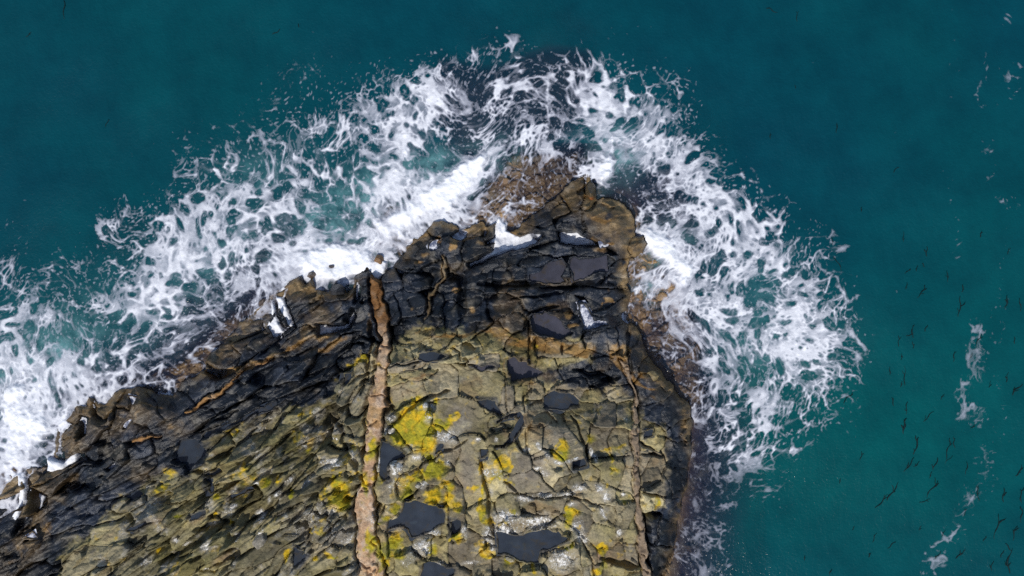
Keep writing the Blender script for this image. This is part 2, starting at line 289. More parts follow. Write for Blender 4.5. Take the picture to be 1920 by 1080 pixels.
BROWN = [(1150,425,40,40),(1110,390,40,20),(1060,380,40,15,-40),(1100,350,22,26),(1195,462,25,18),(1175,540,14,60),(1240,690,30,60,-25),(1200,600,30,30),(1285,790,12,60,0,.8),(1292,900,6,60,0,.6),(835,425,26,8),(900,430,25,10,0,.7),(945,360,60,50),(1000,300,60,30),(440,650,16,40,40),(400,685,14,18),(490,580,16,30,40),
 (560,545,40,16),(640,545,26,12),(560,640,60,20,-25,.6),(260,760,40,40,0,.7),(180,760,30,20,0,.8),(130,830,30,40,0,.8),(60,930,26,40,20),(20,930,30,30),(60,1010,30,60,15,.8),(330,800,36,26,0,.7),(200,800,60,40,0,.4),(590,600,40,26,0,.5),(1070,530,90,8,0,.5),(970,535,60,6,0,.6),(850,520,10,10,0,.5),(1230,600,40,60,0,.8)]
GREY = [(880,880,24,60,-5),(865,778,34,34),(985,885,26,26),(990,860,20,14),(1010,855,26,12,0,.6),(860,1000,10,40,0,.5),(1100,1000,20,12,0,.5),(640,1010,40,40,0,.6),(600,990,60,40,0,.6),(1050,820,20,20,0,.6),(920,1050,10,20,0,.5)]
GREEN = [(1050,780,40,20,0,.6),(960,850,30,40,0,.7),(1100,880,60,30,0,.6),(930,850,20,40,0,.7),(560,840,70,25,-40,.9),(470,900,80,30,-35,.9),(380,1040,80,30,-25,.8),(300,1060,60,30,0,.8),(500,860,60,20,-35,.7),(1000,950,60,30,0,.5),(700,760,14,30,0,.3),(760,760,40,14,-20,.7),(780,730,30,10,0,.5),(1140,1000,40,60,0,.5),(1040,1070,60,20,0,.5),(980,1060,50,20,0,.6),(650,900,30,50,0,.4)]
PINK = [(790,708,26,5,-8,1),(1130,1030,30,14,0,.6),(1115,1045,10,16,0,.8),(410,1050,26,7,-40,.7),(300,980,14,6,-10,.8),(370,975,18,5,-25,.6),(1130,740,20,6,0,.4),(1120,780,20,10,0,.5),(1150,790,14,16,0,.5),(280,970,10,6,0,.5),(960,640,16,6,0,.4),(205,1000,16,10,-40,.5)]
# blocks whose place can be read off: (u, v, long, short, angle, roughness)
BLOCKS = [(745,662,24,16,0,1),(762,690,26,10,-8,1),(795,648,20,12,-30,1.2),(835,640,26,12,-25,1.2),(850,668,16,10,0,1),(885,655,26,14,-30,1.3),(912,678,24,14,0,1),(780,706,44,8,-8,1),(830,722,30,26,0,.5),(905,722,46,26,10,.35),(760,742,36,18,-20,.5),(742,712,20,10,0,.8),
 (866,782,48,36,0,.3),(772,795,30,36,20,.6),(812,765,8,8,0,1),(735,788,16,8,-30,1),(918,764,12,10,0,.7),(950,742,14,22,0,.6),(978,740,16,20,0,.6),(1006,738,16,22,0,.6),(938,806,16,8,-20,.7),(925,792,10,10,0,.7),(958,797,18,8,-20,.6),(932,824,16,16,0,.6),(785,858,22,14,-20,.9),
 (768,908,26,14,-30,1),(820,885,24,18,0,.9),(812,932,22,16,10,.9),(735,965,20,30,0,.8),(887,880,70,22,83,.25),(852,960,14,44,0,.7),(870,1030,24,28,0,.8),(745,1020,22,24,0,.9),(790,1030,18,20,0,1),(820,1035,16,22,0,1),(965,872,30,26,0,.4),(1000,828,22,26,0,.5),(985,905,42,22,0,.35),
 (1050,835,40,30,30,.4),(1085,800,16,36,-25,.7),(1098,770,30,16,0,.6),(1135,772,18,22,0,.5),(1170,775,14,22,0,1.1),(1112,744,26,14,0,.9),(1160,738,22,14,0,.9),(1128,830,22,26,0,.6),(1165,832,22,26,-30,.5),(1150,885,30,26,0,.4),(1110,890,20,16,0,.6),(1178,900,16,30,0,.6),(1070,905,26,14,0,.7),
 (1020,945,44,20,0,.9),(950,945,26,22,0,.9),(1000,985,50,16,0,.9),(1080,965,26,26,20,.8),(1132,965,24,18,20,.7),(1170,970,16,26,0,.7),(1130,1010,22,22,0,.6),(1150,1042,26,18,0,.7),(1185,1045,14,26,0,.7),(1102,1042,14,18,0,.7),(1050,1056,34,26,-20,.8),(950,1065,26,14,0,.7),(1000,1078,24,14,0,.6),
 (1115,1074,22,14,0,.6),(908,1066,14,20,0,.7),(1172,936,14,14,0,.7),(1228,815,18,24,0,.9),(1228,886,18,26,0,.9),(1226,945,17,15,0,.9),(1150,425,40,42,-30,.35),(1110,365,12,26,15,.5),(1085,362,22,20,-40,.6),(1020,405,40,18,-30,.5),(1070,420,24,16,-20,.8),(1200,460,20,16,20,.5),
 (835,425,24,12,-10,.6),(885,432,26,12,0,.6),(785,470,26,22,-40,.9),(895,480,26,24,60,.5),(850,485,14,26,0,.9),(960,480,30,16,-15,1),(1000,488,26,14,0,1),(1040,470,40,12,-5,.8),(1110,468,40,10,0,.7),(1030,515,40,18,0,.4),(1100,502,38,24,0,.3),(1020,562,50,20,-8,.5),(950,580,40,22,0,.6),
 (1100,560,40,16,0,.6),(880,560,22,24,0,.8),(1035,612,36,20,20,.3),(960,602,26,22,0,.5),(1050,655,44,18,0,.8),(1070,620,20,16,0,.7),(1130,640,36,14,0,.6),(1175,640,18,18,-30,.5),(1200,660,16,22,-30,.5),(1125,680,20,10,0,.6),(1115,712,18,8,0,.6),(1215,680,16,14,0,.6),(770,575,24,22,0,.5),(815,570,12,24,10,.6),
 (740,590,12,30,0,.8),(790,530,20,14,0,.8),(632,552,20,16,0,.4),(620,590,46,20,-15,.4),(560,545,22,14,0,.6),(540,640,60,14,-25,.8),(480,640,50,18,-35,.9),(600,650,46,14,-20,.8),(430,665,20,20,-40,.7),(690,545,16,34,0,.9),(325,765,34,22,0,.4),(280,780,26,24,0,.5),(370,740,26,30,-60,.5),(322,885,14,26,25,.5),
 (640,690,16,9,-30,.8),(660,715,28,13,-40,.5),(672,760,14,34,15,.5),(632,728,6,12,10,.6),(645,820,24,24,0,.7),(625,870,26,26,0,.8),(640,930,24,30,0,.8),(655,1010,30,32,0,.7),(600,1000,26,22,-20,.8),(625,965,26,12,0,.8),(660,860,12,34,5,.8)]

def strata_angle(u, v):
    """direction of the strata in degrees (v down) at a place, and the long and short size of its blocks"""
    if u > 690 and v > 620: return -12, 30, 24
    if u > 1195: return 80, 34, 17
    if v < 640 and u > 735: return -10, 46, 22
    if u < 690 and v > 1090-.62*(u-80) - 30: return -36+12*max(0, (400-u)/300), 58, 14
    if u < 330 and v < 860: return -50, 34, 22
    return -30, 58, 17

COAST_A = np.array(COAST)
def place_seeds():
    """hand-placed blocks first, then blocks filled in between along the strata"""
    S = [list(b) for b in BLOCKS]
    r = np.random.default_rng(5)
    pts = np.column_stack([r.uniform(-240, 1300, 26000), r.uniform(330, 1320, 26000)]).astype(F)
    d = poly_sd(pts[:, 0], pts[:, 1], COAST)
    pts = pts[d > 4]
    A = np.array([[s[0], s[1], s[2], s[3], math.radians(s[4])] for s in S])
    for (u, v) in pts:
        a, L, W = strata_angle(u, v); ar = math.radians(a)
        if v > 1100 or u < -20: L *= 1.7; W *= 1.7
        x = A[:, 0]-u; y = A[:, 1]-v
        p = x*math.cos(ar)+y*math.sin(ar); q = -x*math.sin(ar)+y*math.cos(ar)
        if (((p/L)**2+(q/W)**2) < 1.55**2).any(): continue
        p = x*np.cos(A[:, 4])+y*np.sin(A[:, 4]); q = -x*np.sin(A[:, 4])+y*np.cos(A[:, 4])
        if (((p/A[:, 2])**2+(q/A[:, 3])**2) < 1.3**2).any(): continue
        aa = a+r.normal(0, 9)
        S.append([u, v, L*r.uniform(.7, 1.5), W*r.uniform(.6, 1.6), aa, r.uniform(.45, 1.3)])
        A = np.vstack([A, [u, v, L, W, math.radians(aa)]])
    return S

def cells(U, V, step, u0, v0, S, reach):
    """anisotropic Voronoi: nearest and second nearest distance in block radii, and the block's index"""
    f1 = np.full(U.shape, 9, F); f2 = np.full(U.shape, 9, F); lab = np.full(U.shape, -1, np.int32); lb2 = np.full(U.shape, -1, np.int32); sc = np.ones(U.shape, F)
    nv, nu = U.shape
    for k, s in enumerate(S):
        R = max(s[2], s[3])*reach
        i0 = max(0, int((s[0]-R-u0)/step)); i1 = min(nu, int((s[0]+R-u0)/step)+2)
        j0 = max(0, int((s[1]-R-v0)/step)); j1 = min(nv, int((s[1]+R-v0)/step)+2)
        if i1 <= i0 or j1 <= j0: continue
        w = (slice(j0, j1), slice(i0, i1))
        a = math.radians(s[4]); x = U[w]-F(s[0]); y = V[w]-F(s[1])
        p = (x*F(math.cos(a))+y*F(math.sin(a)))/F(s[2]); q = (-x*F(math.sin(a))+y*F(math.cos(a)))/F(s[3])
        d = np.sqrt(p*p+q*q)*F(.38)+np.maximum(np.abs(p), np.abs(q))*F(.70)
        a1 = f1[w]; n = d < a1; a2 = f2[w]
        lb2[w] = np.where(n, lab[w], np.where(d < a2, k, lb2[w])); f2[w] = np.where(n, a1, np.minimum(a2, d)); lab[w] = np.where(n, k, lab[w]); sc[w] = np.where(n, F(min(s[2], s[3])), sc[w])
        f1[w] = np.minimum(a1, d)
    return f1, f2, lab, lb2, sc

def smooth_height(U, V):
    num = np.zeros(U.shape, F); den = np.full(U.shape, 1e-9, F)
    for (u, v, z) in HEIGHTS:
        w = np.exp(-((U-u)**2+(V-v)**2)/F(2*52.0**2))+F(1e-7)/(1+((U-u)**2+(V-v)**2)/F(1e4))
        num += w*F(z); den += w
    return num/den
# ======================= CORE END =======================
# ======================= RELIEF =======================
STEP = 1.5
U0, V0, U1, V1 = -180.0, 270.0, 1440.0, 1240.0
def build_relief():
    G = Grid(U0, V0, U1, V1, STEP); U, V = G.U, G.V
    # broken lines instead of straight ones: shift the plan a little
    w1u = G.fbm(38, 3, 1); w1v = G.fbm(38, 3, 2); w2u = G.fbm(9, 2, 3); w2v = G.fbm(9, 2, 4)
    w0 = ss(720, 660, U); wbu = G.fbm(95, 2, 5); wbv = G.fbm(95, 2, 6)
    Uw = U+w1u*5+w2u*1.3+w0*wbu*14; Vw = V+w1v*5+w2v*1.3+w0*wbv*18
    Uc = U+w1u*8+w2u*4; Vc = V+w1v*8+w2v*4
    d = poly_sd(Uc, Vc, COAST)
    zs = smooth_height(U, V)
    fall = ss(-4, 34, d)
    inland = (zs*(.22+.78*fall))*ss(-6, 5, d)
    off = np.clip(-d, 0, None)
    sea = -(.25+.011*off+.00002*off*off)
    base = np.where(d > 0, inland+.03, np.maximum(sea, -4.0))
    base = base*1.0
    c1, c2, hid = worley((U+w1u*14+w2u*3)/34, (V+w1v*14+w2v*3)/26, 33)
    c3, c4, hid3 = worley((U+w1u*8+w2u*3)/15, (V+w1v*8+w2v*3)/13, 34)
    lumps = .06*G.fbm(26, 3, 31)+.05*G.fbm(8, 2, 35)+.26*(_HX[hid]-.52)-.10*np.exp(-((c2-c1)/.10)**2)+.12*(_HY[hid3]-.5)-.06*np.exp(-((c4-c3)/.12)**2)
    for poly, lev in REEFS:
        r = poly_sd_local(Uc, Vc, poly, 60)
        k = ss(-30, 10, r)*(d < 6)
        lump = lev+lumps
        base = np.where(k > 0, np.maximum(base, base*(1-k)+lump*k), base)
    S = place_seeds()
    f1, f2, lab, lbn, sc = cells(Uw, Vw, STEP, U0, V0, S, 3.2)
    n = len(S); r = np.random.default_rng(9)
    Sa = np.array(S)
    offs = r.normal(0, .105, n).astype(F); tx = r.normal(0, .0042, n).astype(F); ty = r.normal(.0012, .0042, n).astype(F)
    # dry strata dip to the south-east, their scarps look north-west
    for k in range(n):
        u, v = S[k][:2]
        if u < 690 and k >= len(BLOCKS): ty[k] += .002; offs[k] *= 1.3
    rough = Sa[:, 5].astype(F)
    L = np.clip(lab, 0, n-1)
    ru = rough[L]
    edge = (f2-f1)*sc*F(.55)             # about plan units from the joint
    z = base.copy()
    land = ss(-3, 12, d)
    z += land*(offs[L]*np.minimum(1, .35+ru)+tx[L]*(U-Sa[L, 0].astype(F))+ty[L]*(V-Sa[L, 1].astype(F)))
    # second fracture set inside the blocks
    S2 = []
    r2 = np.random.default_rng(14)
    cand = np.column_stack([r2.uniform(U0, U1, 60000), r2.uniform(V0, V1, 60000)]).astype(F)
    dc = poly_sd(cand[:, 0], cand[:, 1], COAST); cand = cand[dc > -2]
    occ = {}
    for (u, v) in cand:
        a, Lg, W = strata_angle(u, v)
        dense = .60 if u < 690 else .5
        Lg *= dense; W *= dense*.95
        key = (int(u//40), int(v//40)); ar = math.radians(a); c, s_ = math.cos(ar), math.sin(ar); ok = True
        for i in (-1, 0, 1):
            for j in (-1, 0, 1):
                for (x, y) in occ.get((key[0]+i, key[1]+j), ()):
                    p = (x-u)*c+(y-v)*s_; q = -(x-u)*s_+(y-v)*c
                    if (p/Lg)**2+(q/W)**2 < 1.9: ok = False; break
                if not ok: break
            if not ok: break
        if ok:
            occ.setdefault(key, []).append((u, v)); S2.append([u, v, Lg*r2.uniform(.8, 1.3), W*r2.uniform(.7, 1.3), a+r2.normal(0, 14), 1])
    U2 = U+w1u*3+G.fbm(12, 2, 41)*2.4; V2 = V+w1v*3+G.fbm(12, 2, 44)*2.4
    g1, g2, lab2, lbn2, sc2 = cells(U2, V2, STEP, U0, V0, S2, 3.2)
    n2 = len(S2); Sb = np.array(S2)[:, :2].astype(F); L2 = np.clip(lab2, 0, n2-1)
    o2 = r2.normal(0, .05, n2).astype(F); ax = r2.normal(0, .007, n2).astype(F); ay = r2.normal(.001, .007, n2).astype(F)
    z += land*ru*(o2[L2]+ax[L2]*(U-Sb[L2, 0])+ay[L2]*(V-Sb[L2, 1]))
    edge2 = (g2-g1)*sc2*F(.55)
    # splinters and chips: small tilted planes
    for scl, amp, sd in ((11.0, .030, 51), (5.0, .012, 52)):
        x = (U+w2u*1.5)/scl; y = (V+w2v*1.5)/scl
        c1, c2, hid = worley(x, y, sd)
        gx = (_HX[(hid*7+13) & 65535]-.5)*2; gy = (_HY[(hid*5+77) & 65535]-.5)*2
        h = (_HX[(hid*3+5) & 65535]-.5)
        fx = x-np.floor(x); fy = y-np.floor(y)
        z += land*np.clip(ru, .25, 1.4)*amp*(gx*(fx-.5)*1.2+gy*(fy-.5)*1.2+h*.9)
    z += land*(.07*G.fbm(34, 4, 61)+.030*np.clip(ru, .45, 2)*G.fbm(8, 3, 66)+.012*G.fbm(3.2, 1, 67))
    # bedding: thin parallel ledges along the strata
    th = np.where(U < 700, np.where(V > 1060-.62*(U-80), -36, -28), np.where(V < 640, -9, -16)).astype(F)
    for ang, m in ((-34, ss(712, 676, U)), (-9, ss(668, 630, V)*ss(735, 760, U)), (84, ss(1190, 1205, U)*ss(640, 680, V))):
        c, s_ = math.cos(math.radians(ang)), math.sin(math.radians(ang))
        Ub = U+w1u*6+w0*wbu*16; Vb = V+w1v*6+w0*wbv*22
        p = Ub*F(c)+Vb*F(s_); q = -Ub*F(s_)+Vb*F(c)
        k = m > .01
        led = np.zeros(U.shape, F)
        kk = 1.0 if ang == -34 else 1.7
        n_ = perlin(p[k]/80, q[k]/(11*kk), 93)+.6*perlin(p[k]/42, q[k]/(5.5*kk), 95)
        t = n_*3.0; led[k] = (np.floor(t)+ss(.55, 1.0, t-np.floor(t)))/3.0
        z += land*m*.065*led*np.clip(ru+.2, .4, 1.3)
    # joints: each pair of neighbours has its own, from a closed seam to an open cleft
    def pair(a, b, salt):
        lo = np.minimum(a, b).astype(np.int64); hi = np.maximum(a, b).astype(np.int64)
        return _HX[((lo*7919+hi*104729+salt*31) % 65521).astype(np.int64)]
    h1 = pair(lab, lbn, 1)
    calm = ss(700, 725, U)*ss(640, 670, V)*ss(1200, 1180, U)      # the plateau is less broken
    h1 = h1*(1-.22*calm)
    vary = ss(-.5, .5, G.fbm(24, 3, 74))
    wid = (.5+(2.4-.7*calm)*np.clip(h1-.62, 0, 1)/.38)*(.55+.9*vary)
    dep = (.05+.14*h1+.34*np.clip(h1-.7, 0, 1)/.3)*(.45+.55*vary)
    j1 = np.exp(-(edge/np.clip(wid, .6, 4.5))**2)
    z -= land*dep*j1
    h2 = pair(lab2, lbn2, 2)
    j2 = np.exp(-(edge2/(.7+1.1*h2*vary))**2)
    z -= land*(.02+.17*np.clip(h2-.35, 0, 1))*j2*np.clip(ru*1.1-.25, .04, 1.2)*(.4+.6*vary)*(1-.7*calm)
    for w_, dp, pts in CLEFTS:
        dist, s_ = line_d(U+w1u*3+w2u*2.2, V+w1v*3+w2v*2.2, pts, 24)
        taper = np.clip(np.minimum(s_, len(pts)-1-s_)*2.2+.25, 0, 1)
        near = dist < 24
        z = np.where(near, z-land*dp*np.exp(-(dist/(w_*(.35+.65*taper)*(.7+.6*vary)))**4)*(.4+.6*taper), z)
    # broken shoulders
    chip = ss(.1, .6, G.fbm(10, 3, 97))
    z -= land*(.02+.10*chip)*np.exp(-edge/2.6)*np.clip(ru, .3, 1)
    joint = np.clip(j1*h1+.6*j2*h2, 0, 1)
    # veins: a band that stands a little proud or lies in a groove
    vein = np.zeros(U.shape, F); vlab = np.full(U.shape, -1, np.int32)
    nv1 = G.fbm(30, 3, 81, scv=44); zvn = .07+.05*G.fbm(26, 3, 84)+.035*G.fbm(5, 2, 87, scv=8)-.18*ss(.07, .0, np.abs(G.fbm(34, 4, 88, scv=30)))+.04*G.fbm(9, 3, 89)
    for k, (nm, pts) in enumerate(VEINS.items()):
        P = np.array(pts)
        dist, s = line_d(U+w2u*4.6+w1u*(8 if nm == 'main' else 3), V+w2v*4.6, pts)
        hw = np.interp(s, np.arange(len(P)), P[:, 2]).astype(F)*(1+(.40 if nm == 'main' else .6)*nv1)
        inside = dist < hw
        vlab = np.where(inside, k, vlab)
        m = ss(hw+1.2, hw-1.2, dist)
        vein = np.maximum(vein, m)
        gro = np.exp(-((dist-hw-1.5)/(2.6 if nm == "main" else 1.8))**2)*ss(0, 3, dist-hw+3)
        near = dist < hw+14
        zrel = base-(.05 if nm in ("main", "thin") else .0)
        zv = zrel+zvn
        z = np.where(inside & (d > -5), z*(1-m)+zv*m, z)
        z -= (d > 0)*near*gro*(.38 if nm == "main" else .2)
        joint = np.where(inside, joint*.2, np.maximum(joint, near*gro*.8))
    # tide pools
    levels = []; nb = .05*G.fbm(9, 2, 91)
    for poly, nm in POOLS:
        r0 = poly_sd_local(U+w2u*3.6+w1u*6, V+w2v*3.6+w1v*6, poly, 30)
        ring = (r0 > -6) & (r0 < 0)
        lev = float(np.percentile(base[ring], 30))-(.05 if 'froth' in nm else .10)
        levels.append(lev)
        ins = r0 > 0
        bowl = lev-.05-.30*ss(0, 12, r0)+nb
        z = np.where(ins, np.minimum(z, bowl), z)
        rim = (r0 <= 0) & (r0 > -3.5)
        z = np.where(rim, np.maximum(z, lev+.015+.03*(-r0)), z)
    # gullies open to the sea
    gul = np.full(U.shape, -99, F)
    for poly in INLETS:
        r0 = poly_sd_local(U+w2u*2.0, V+w2v*2.0, poly, 30)
        gul = np.maximum(gul, r0)
        z = np.where(r0 > -7, np.minimum(z, np.maximum(-.30, .02-.05*r0)+np.maximum(0, -r0)*.14), z)
    return dict(U=U, V=V, z=z, zs=np.where(d > -60, base, base), d=d, lab=lab, nblocks=n, S=S, vein=vein, vlab=vlab, joint=joint, levels=levels, gul=gul, ru=ru, edge=edge)
# ======================= RELIEF END =======================
# ======================= FOAM =======================
FOAM_EDGE = [(-80,540),(0,535),(60,530),(130,525),(200,520),(250,505),(235,440),(330,375),(385,345),(425,305),(490,258),(560,215),(595,188),(680,175),(790,135),(840,112),(930,108),(1000,125),(1090,112),(1150,135),(1240,138),(1275,185),
 (1270,250),(1335,295),(1380,340),(1470,395),(1510,470),(1550,520),(1580,640),(1580,700),(1525,765),(1480,820),(1380,830),(1320,760),(1300,700),(1240,640),(1100,620),(500,800),(100,1010),(-80,1010)]
COVER = [(640,500,90,40,0,.5),(725,440,60,50,0,.45),(820,370,90,34,-35,.55),(900,310,60,24,-35,.4),(758,265,24,60,0,.45),(740,350,45,40,0,.3),(580,500,60,30,0,.4),(420,440,120,46,-25,.26),(330,500,90,46,-10,.24),(470,540,60,30,-30,.2),(300,600,60,40,0,.1),(250,560,60,40,0,.12),
 (50,740,70,80,0,.45),(30,840,40,60,0,.5),(60,600,60,40,0,.1),(230,650,60,36,0,.18),(120,800,40,50,0,.3),(180,700,40,40,0,.2),(1235,450,40,32,20,.6),(1285,505,28,40,-30,.5),(1215,525,40,18,0,.3),(1245,560,50,20,0,.2),(1132,310,24,44,0,.5),(1130,205,60,36,-20,.3),(1225,225,46,50,0,.18),(1305,335,60,22,35,.4),(1400,440,60,40,30,.15),(1450,505,44,22,30,.3),
 (1525,565,30,30,0,.2),(1420,625,80,46,0,.30),(1500,650,60,40,0,.12),(1450,740,50,36,0,.15),(620,225,60,26,-20,.2),(690,205,50,26,0,.2),(830,195,60,34,-30,.18),(950,165,50,36,0,.15),(1000,250,30,40,0,.15),(570,230,30,20,0,.1),(1150,255,40,20,20,.3),(1350,370,50,20,35,.2),
 (1040,170,44,34,0,-.32),(865,265,40,54,0,-.14),(1000,340,70,40,0,.02),(1180,355,50,36,0,-.3),(1250,400,40,36,0,-.12),(1440,525,30,30,0,-.5),(480,575,60,20,-30,-.04),(345,690,60,22,-20,-.06),(1240,600,46,60,0,-.24),(1290,700,40,60,0,-.16),(1305,790,14,40,0,.1),(1200,540,24,60,0,-.2),(735,425,22,44,0,-.5),(800,305,50,18,0,-.4),(640,380,20,40,20,-.25),(870,150,40,24,0,-.15),(1380,800,40,40,0,-.1),
 (250,700,60,22,-20,.06),(160,620,40,30,0,-.12),(1030,310,60,24,0,.1),(930,405,50,20,-20,.2),(610,440,30,20,-40,.1),(60,560,90,24,0,-.08),(140,560,60,20,0,-.12),(220,470,40,30,0,-.12),(560,330,60,50,0,-.1)]
WISPS = [(1845,610,14,24,0,.3),(1838,665,14,24,0,.3),(1812,735,14,24,20,.3),(1850,830,12,30,0,.25),(1855,900,14,24,0,.25),(1820,930,16,20,30,.3),(1785,990,14,26,30,.3),(1765,1045,12,24,20,.3),(1885,720,10,40,0,.2),(1880,470,10,40,0,.12),(1775,330,8,40,0,.1),(1780,470,8,50,0,.1),(300,420,50,30,-30,.16),(250,390,40,30,-30,.14),(380,290,40,40,-40,.16),(460,210,40,30,-30,.14),(160,480,50,24,0,.14),(640,120,50,24,-20,.12),(1306,775,10,30,0,.5),(1302,850,8,30,0,.4),(1295,930,8,40,0,.35),(1280,1020,8,40,0,.35),(1370,860,70,70,0,.40),(1335,970,44,80,0,.36),(1420,890,50,50,0,.34),(1325,1060,44,60,0,.36),(1480,800,40,40,0,.2),(1470,960,60,60,0,.06),(1832,700,22,36,0,.45),(1825,775,26,24,0,.55),(1850,640,20,40,0,.35),(1893,382,18,16,0,.42),(1845,870,26,30,0,.22),(1800,950,26,40,30,.24),(1760,1030,20,36,30,.28),(1740,1075,20,20,0,.25),(1880,800,16,50,0,.15),
 (1660,555,24,8,0,.2),(1890,40,18,16,0,.1),(1790,110,16,80,0,.07),(1850,200,24,120,0,.07),(1780,400,14,60,0,.09),(1890,560,14,90,0,.1),(1870,300,20,60,0,.08),(1905,150,14,60,0,.09),(340,300,30,50,0,.2),(420,270,60,40,-30,.14),(520,170,60,40,-30,.14),(570,135,24,20,0,.2),(30,440,40,60,0,.12),(10,500,26,14,-30,.3),(240,290,10,5,40,.26),(60,370,40,40,0,.07),(1180,45,50,16,0,.12),(970,75,20,8,20,.16),
 (1560,270,14,8,20,.14),(1700,240,40,40,0,.05),(1620,150,20,20,0,.05),(200,420,40,60,0,.14),(700,150,60,30,0,.1),(1600,700,30,60,0,.12),(1580,620,24,60,0,.12),(1540,460,30,50,0,.12),(1600,800,60,60,0,.05),(1650,1000,60,60,0,.03),(400,30,40,20,0,.04),(600,60,40,40,0,.05)]
WHITE = [(650,505,75,30,0,1),(725,440,50,44,0,.7),(815,375,95,28,-35,1.1),(890,305,46,18,-35,.8),(590,490,50,24,0,.7),(758,265,20,50,0,.5),(1235,446,42,30,20,1.15),(1285,505,26,42,-30,.95),(1132,315,20,40,0,.9),(40,740,46,60,0,.8),(25,840,34,50,0,.8),(80,800,24,50,20,.7),(1220,525,36,12,0,.5),(1150,255,30,12,20,.5),(190,735,26,12,0,.5),(740,350,30,30,0,.5),(420,470,60,30,-20,.4),(280,530,50,24,-20,.4),(930,430,14,26,0,.9),(970,452,30,12,-10,.9),(1090,446,30,8,15,.9)]
AIR = [(690,380,60,60,0,.7),(600,420,40,60,20,.5),(800,310,60,26,0,.6),(820,370,100,50,-35,.8),(650,500,110,50,0,.8),(1240,460,60,50,0,.7),(1220,540,50,30,0,.7),(1140,300,40,60,0,.8),(1180,290,40,30,0,.4),(60,760,110,110,0,.7),(120,650,60,40,0,.4),(950,290,60,30,0,.5),(420,480,120,60,-20,.35),(1440,520,50,50,0,.2),(1420,640,120,70,0,.25),(480,330,80,40,-30,.2),(250,600,150,60,0,.2)]
FU0, FV0, FU1, FV1 = -60.0, -60.0, 1980.0, 1140.0
def hat(pts, lat0, step, n):
    p = (pts-lat0)/step; i = np.clip(np.floor(p).astype(int), 0, n-2); t = (p-i).astype(F)
    W = np.zeros((len(pts), n), F); r = np.arange(len(pts)); W[r, i] = 1-t; W[r, i+1] = t
    return W
def build_foam(R):
    G = Grid(FU0, FV0, FU1, FV1, STEP); U, V = G.U, G.V
    C = Grid(FU0-6, FV0-6, FU1+12, FV1+12, 6.0)
    up = lambda a: hat(G.vs, C.v0, 6.0, a.shape[0]) @ a @ hat(G.us, C.u0, 6.0, a.shape[1]).T
    su = C.fbm(60, 3, 201)*26; sv = C.fbm(60, 3, 202)*26
    band = ss(-78, 66, poly_sd(C.U+su, C.V+sv, FOAM_EDGE))
    cov = band*.475+blobs(C.U+su*.4, C.V+sv*.4, COVER)*band
    cov = cov+blobs(C.U+su*.7, C.V+sv*.7, WISPS)
    cov = cov+.025+.02*C.fbm(120, 2, 205)
    white = blobs(C.U+su*.5, C.V+sv*.5, WHITE)+.0*cov
    air = blobs(C.U+su*.5, C.V+sv*.5, AIR)
    cov, white, air, band = up(cov), up(white), up(air), up(band)
    # gullies are full of froth
    z = np.full(U.shape, -9, F); gul = np.full(U.shape, -99, F)
    i0 = int(round((FU0-U0)/STEP)); j0 = int(round((V0-FV0)/STEP))
    nv = min(z.shape[0]-j0, R['z'].shape[0]); nu = min(z.shape[1], R['z'].shape[1]-i0)
    z[j0:j0+nv, :nu] = R['z'][:nv, i0:i0+nu]; gul[j0:j0+nv, :nu] = R['gul'][:nv, i0:i0+nu]
    cov = np.maximum(cov, ss(-8, 3, gul)*.98); white = np.maximum(white, ss(-6, 3, gul)*.75)
    # currents: carry the plan along swirls before laying the lace on it
    X = U.copy(); Y = V.copy()
    for sc, amp, sd in ((130, 36, 211), (55, 19, 212), (24, 8, 213), (10, 2.0, 214)):
        p = G.noise(sc, sc, sd); gy, gx = np.gradient(p, STEP)
        X += amp*sc*.55*gy; Y -= amp*sc*.55*gx
    unit = lambda a: (a-a[::7, ::7].mean())/a[::7, ::7].std()
    n1 = G.fbm(26, 4, 221); n2 = G.fbm(9, 3, 222); n3 = G.fbm(75, 2, 223)
    c = np.clip(cov+band*.15*unit(n3)*ss(1.0, .6, cov), .004, .985)
    def net(sc, sd):
        f1, f2, _ = worley(X/sc, Y/sc, sd, 1.0)
        return f2-f1, f1
    A = unit(G.sample(G.fbm(30, 4, 231), X, Y)); B = unit(G.sample(G.fbm(12, 3, 232), X, Y)); D = unit(G.fbm(5, 2, 233))
    e1, _ = net(33, 3); e2, _ = net(17, 4); e3, _ = net(9, 5)
    T = np.log(c/(1-c))/1.55
    # torn skins of froth with round holes
    mixr = ss(-.8, .8, unit(G.fbm(140, 2, 238)))
    holes = unit((.3+1.0*mixr)*unit(e1)+.65*unit(e2)+(.75-.6*mixr)*unit(e3)+.85*A+.25*B)
    dp = T-holes
    soft = .35+.55*ss(-.6, 1.2, unit(G.fbm(48, 2, 235)))
    skin = ss(-soft, soft*1.9, dp)
    thick = .20+.24*ss(-.1, 1.3, dp+.35*B)+.38*ss(.3, 1.9, dp+.5*unit(G.fbm(18, 3, 237)))
    body = skin*thick
    # sheets of thin froth pierced by round holes
    f1b, _, hb = worley(X/24, Y/24, 8, 1.0); f1c, _, hc = worley(X/11, Y/11, 9, 1.0)
    rb = np.clip(1.25-1.15*c, .12, .9)*(.15+.85*_HX[(hb*9+5) & 65535]); rc = np.clip(1.1-c, .1, .8)*(_HY[(hc*9+1) & 65535]-.25)
    wob = .07*B+.03*D
    sheet = ss(-.1, .12, f1b+wob-rb)*(.25+.75*ss(-.12, .14, f1c+wob-rc))
    sheet = sheet*ss(-.25, .75, (c-.46)*3.2+.45*A)
    sheet = sheet*(.28+.28*ss(-1, 1.2, B+.6*A)+.22*ss(-.5, 1.5, unit(G.fbm(22, 3, 239))))
    body = np.maximum(body, sheet)
    open_ = (_HX[(hb*9+5) & 65535] > .45)*1.0
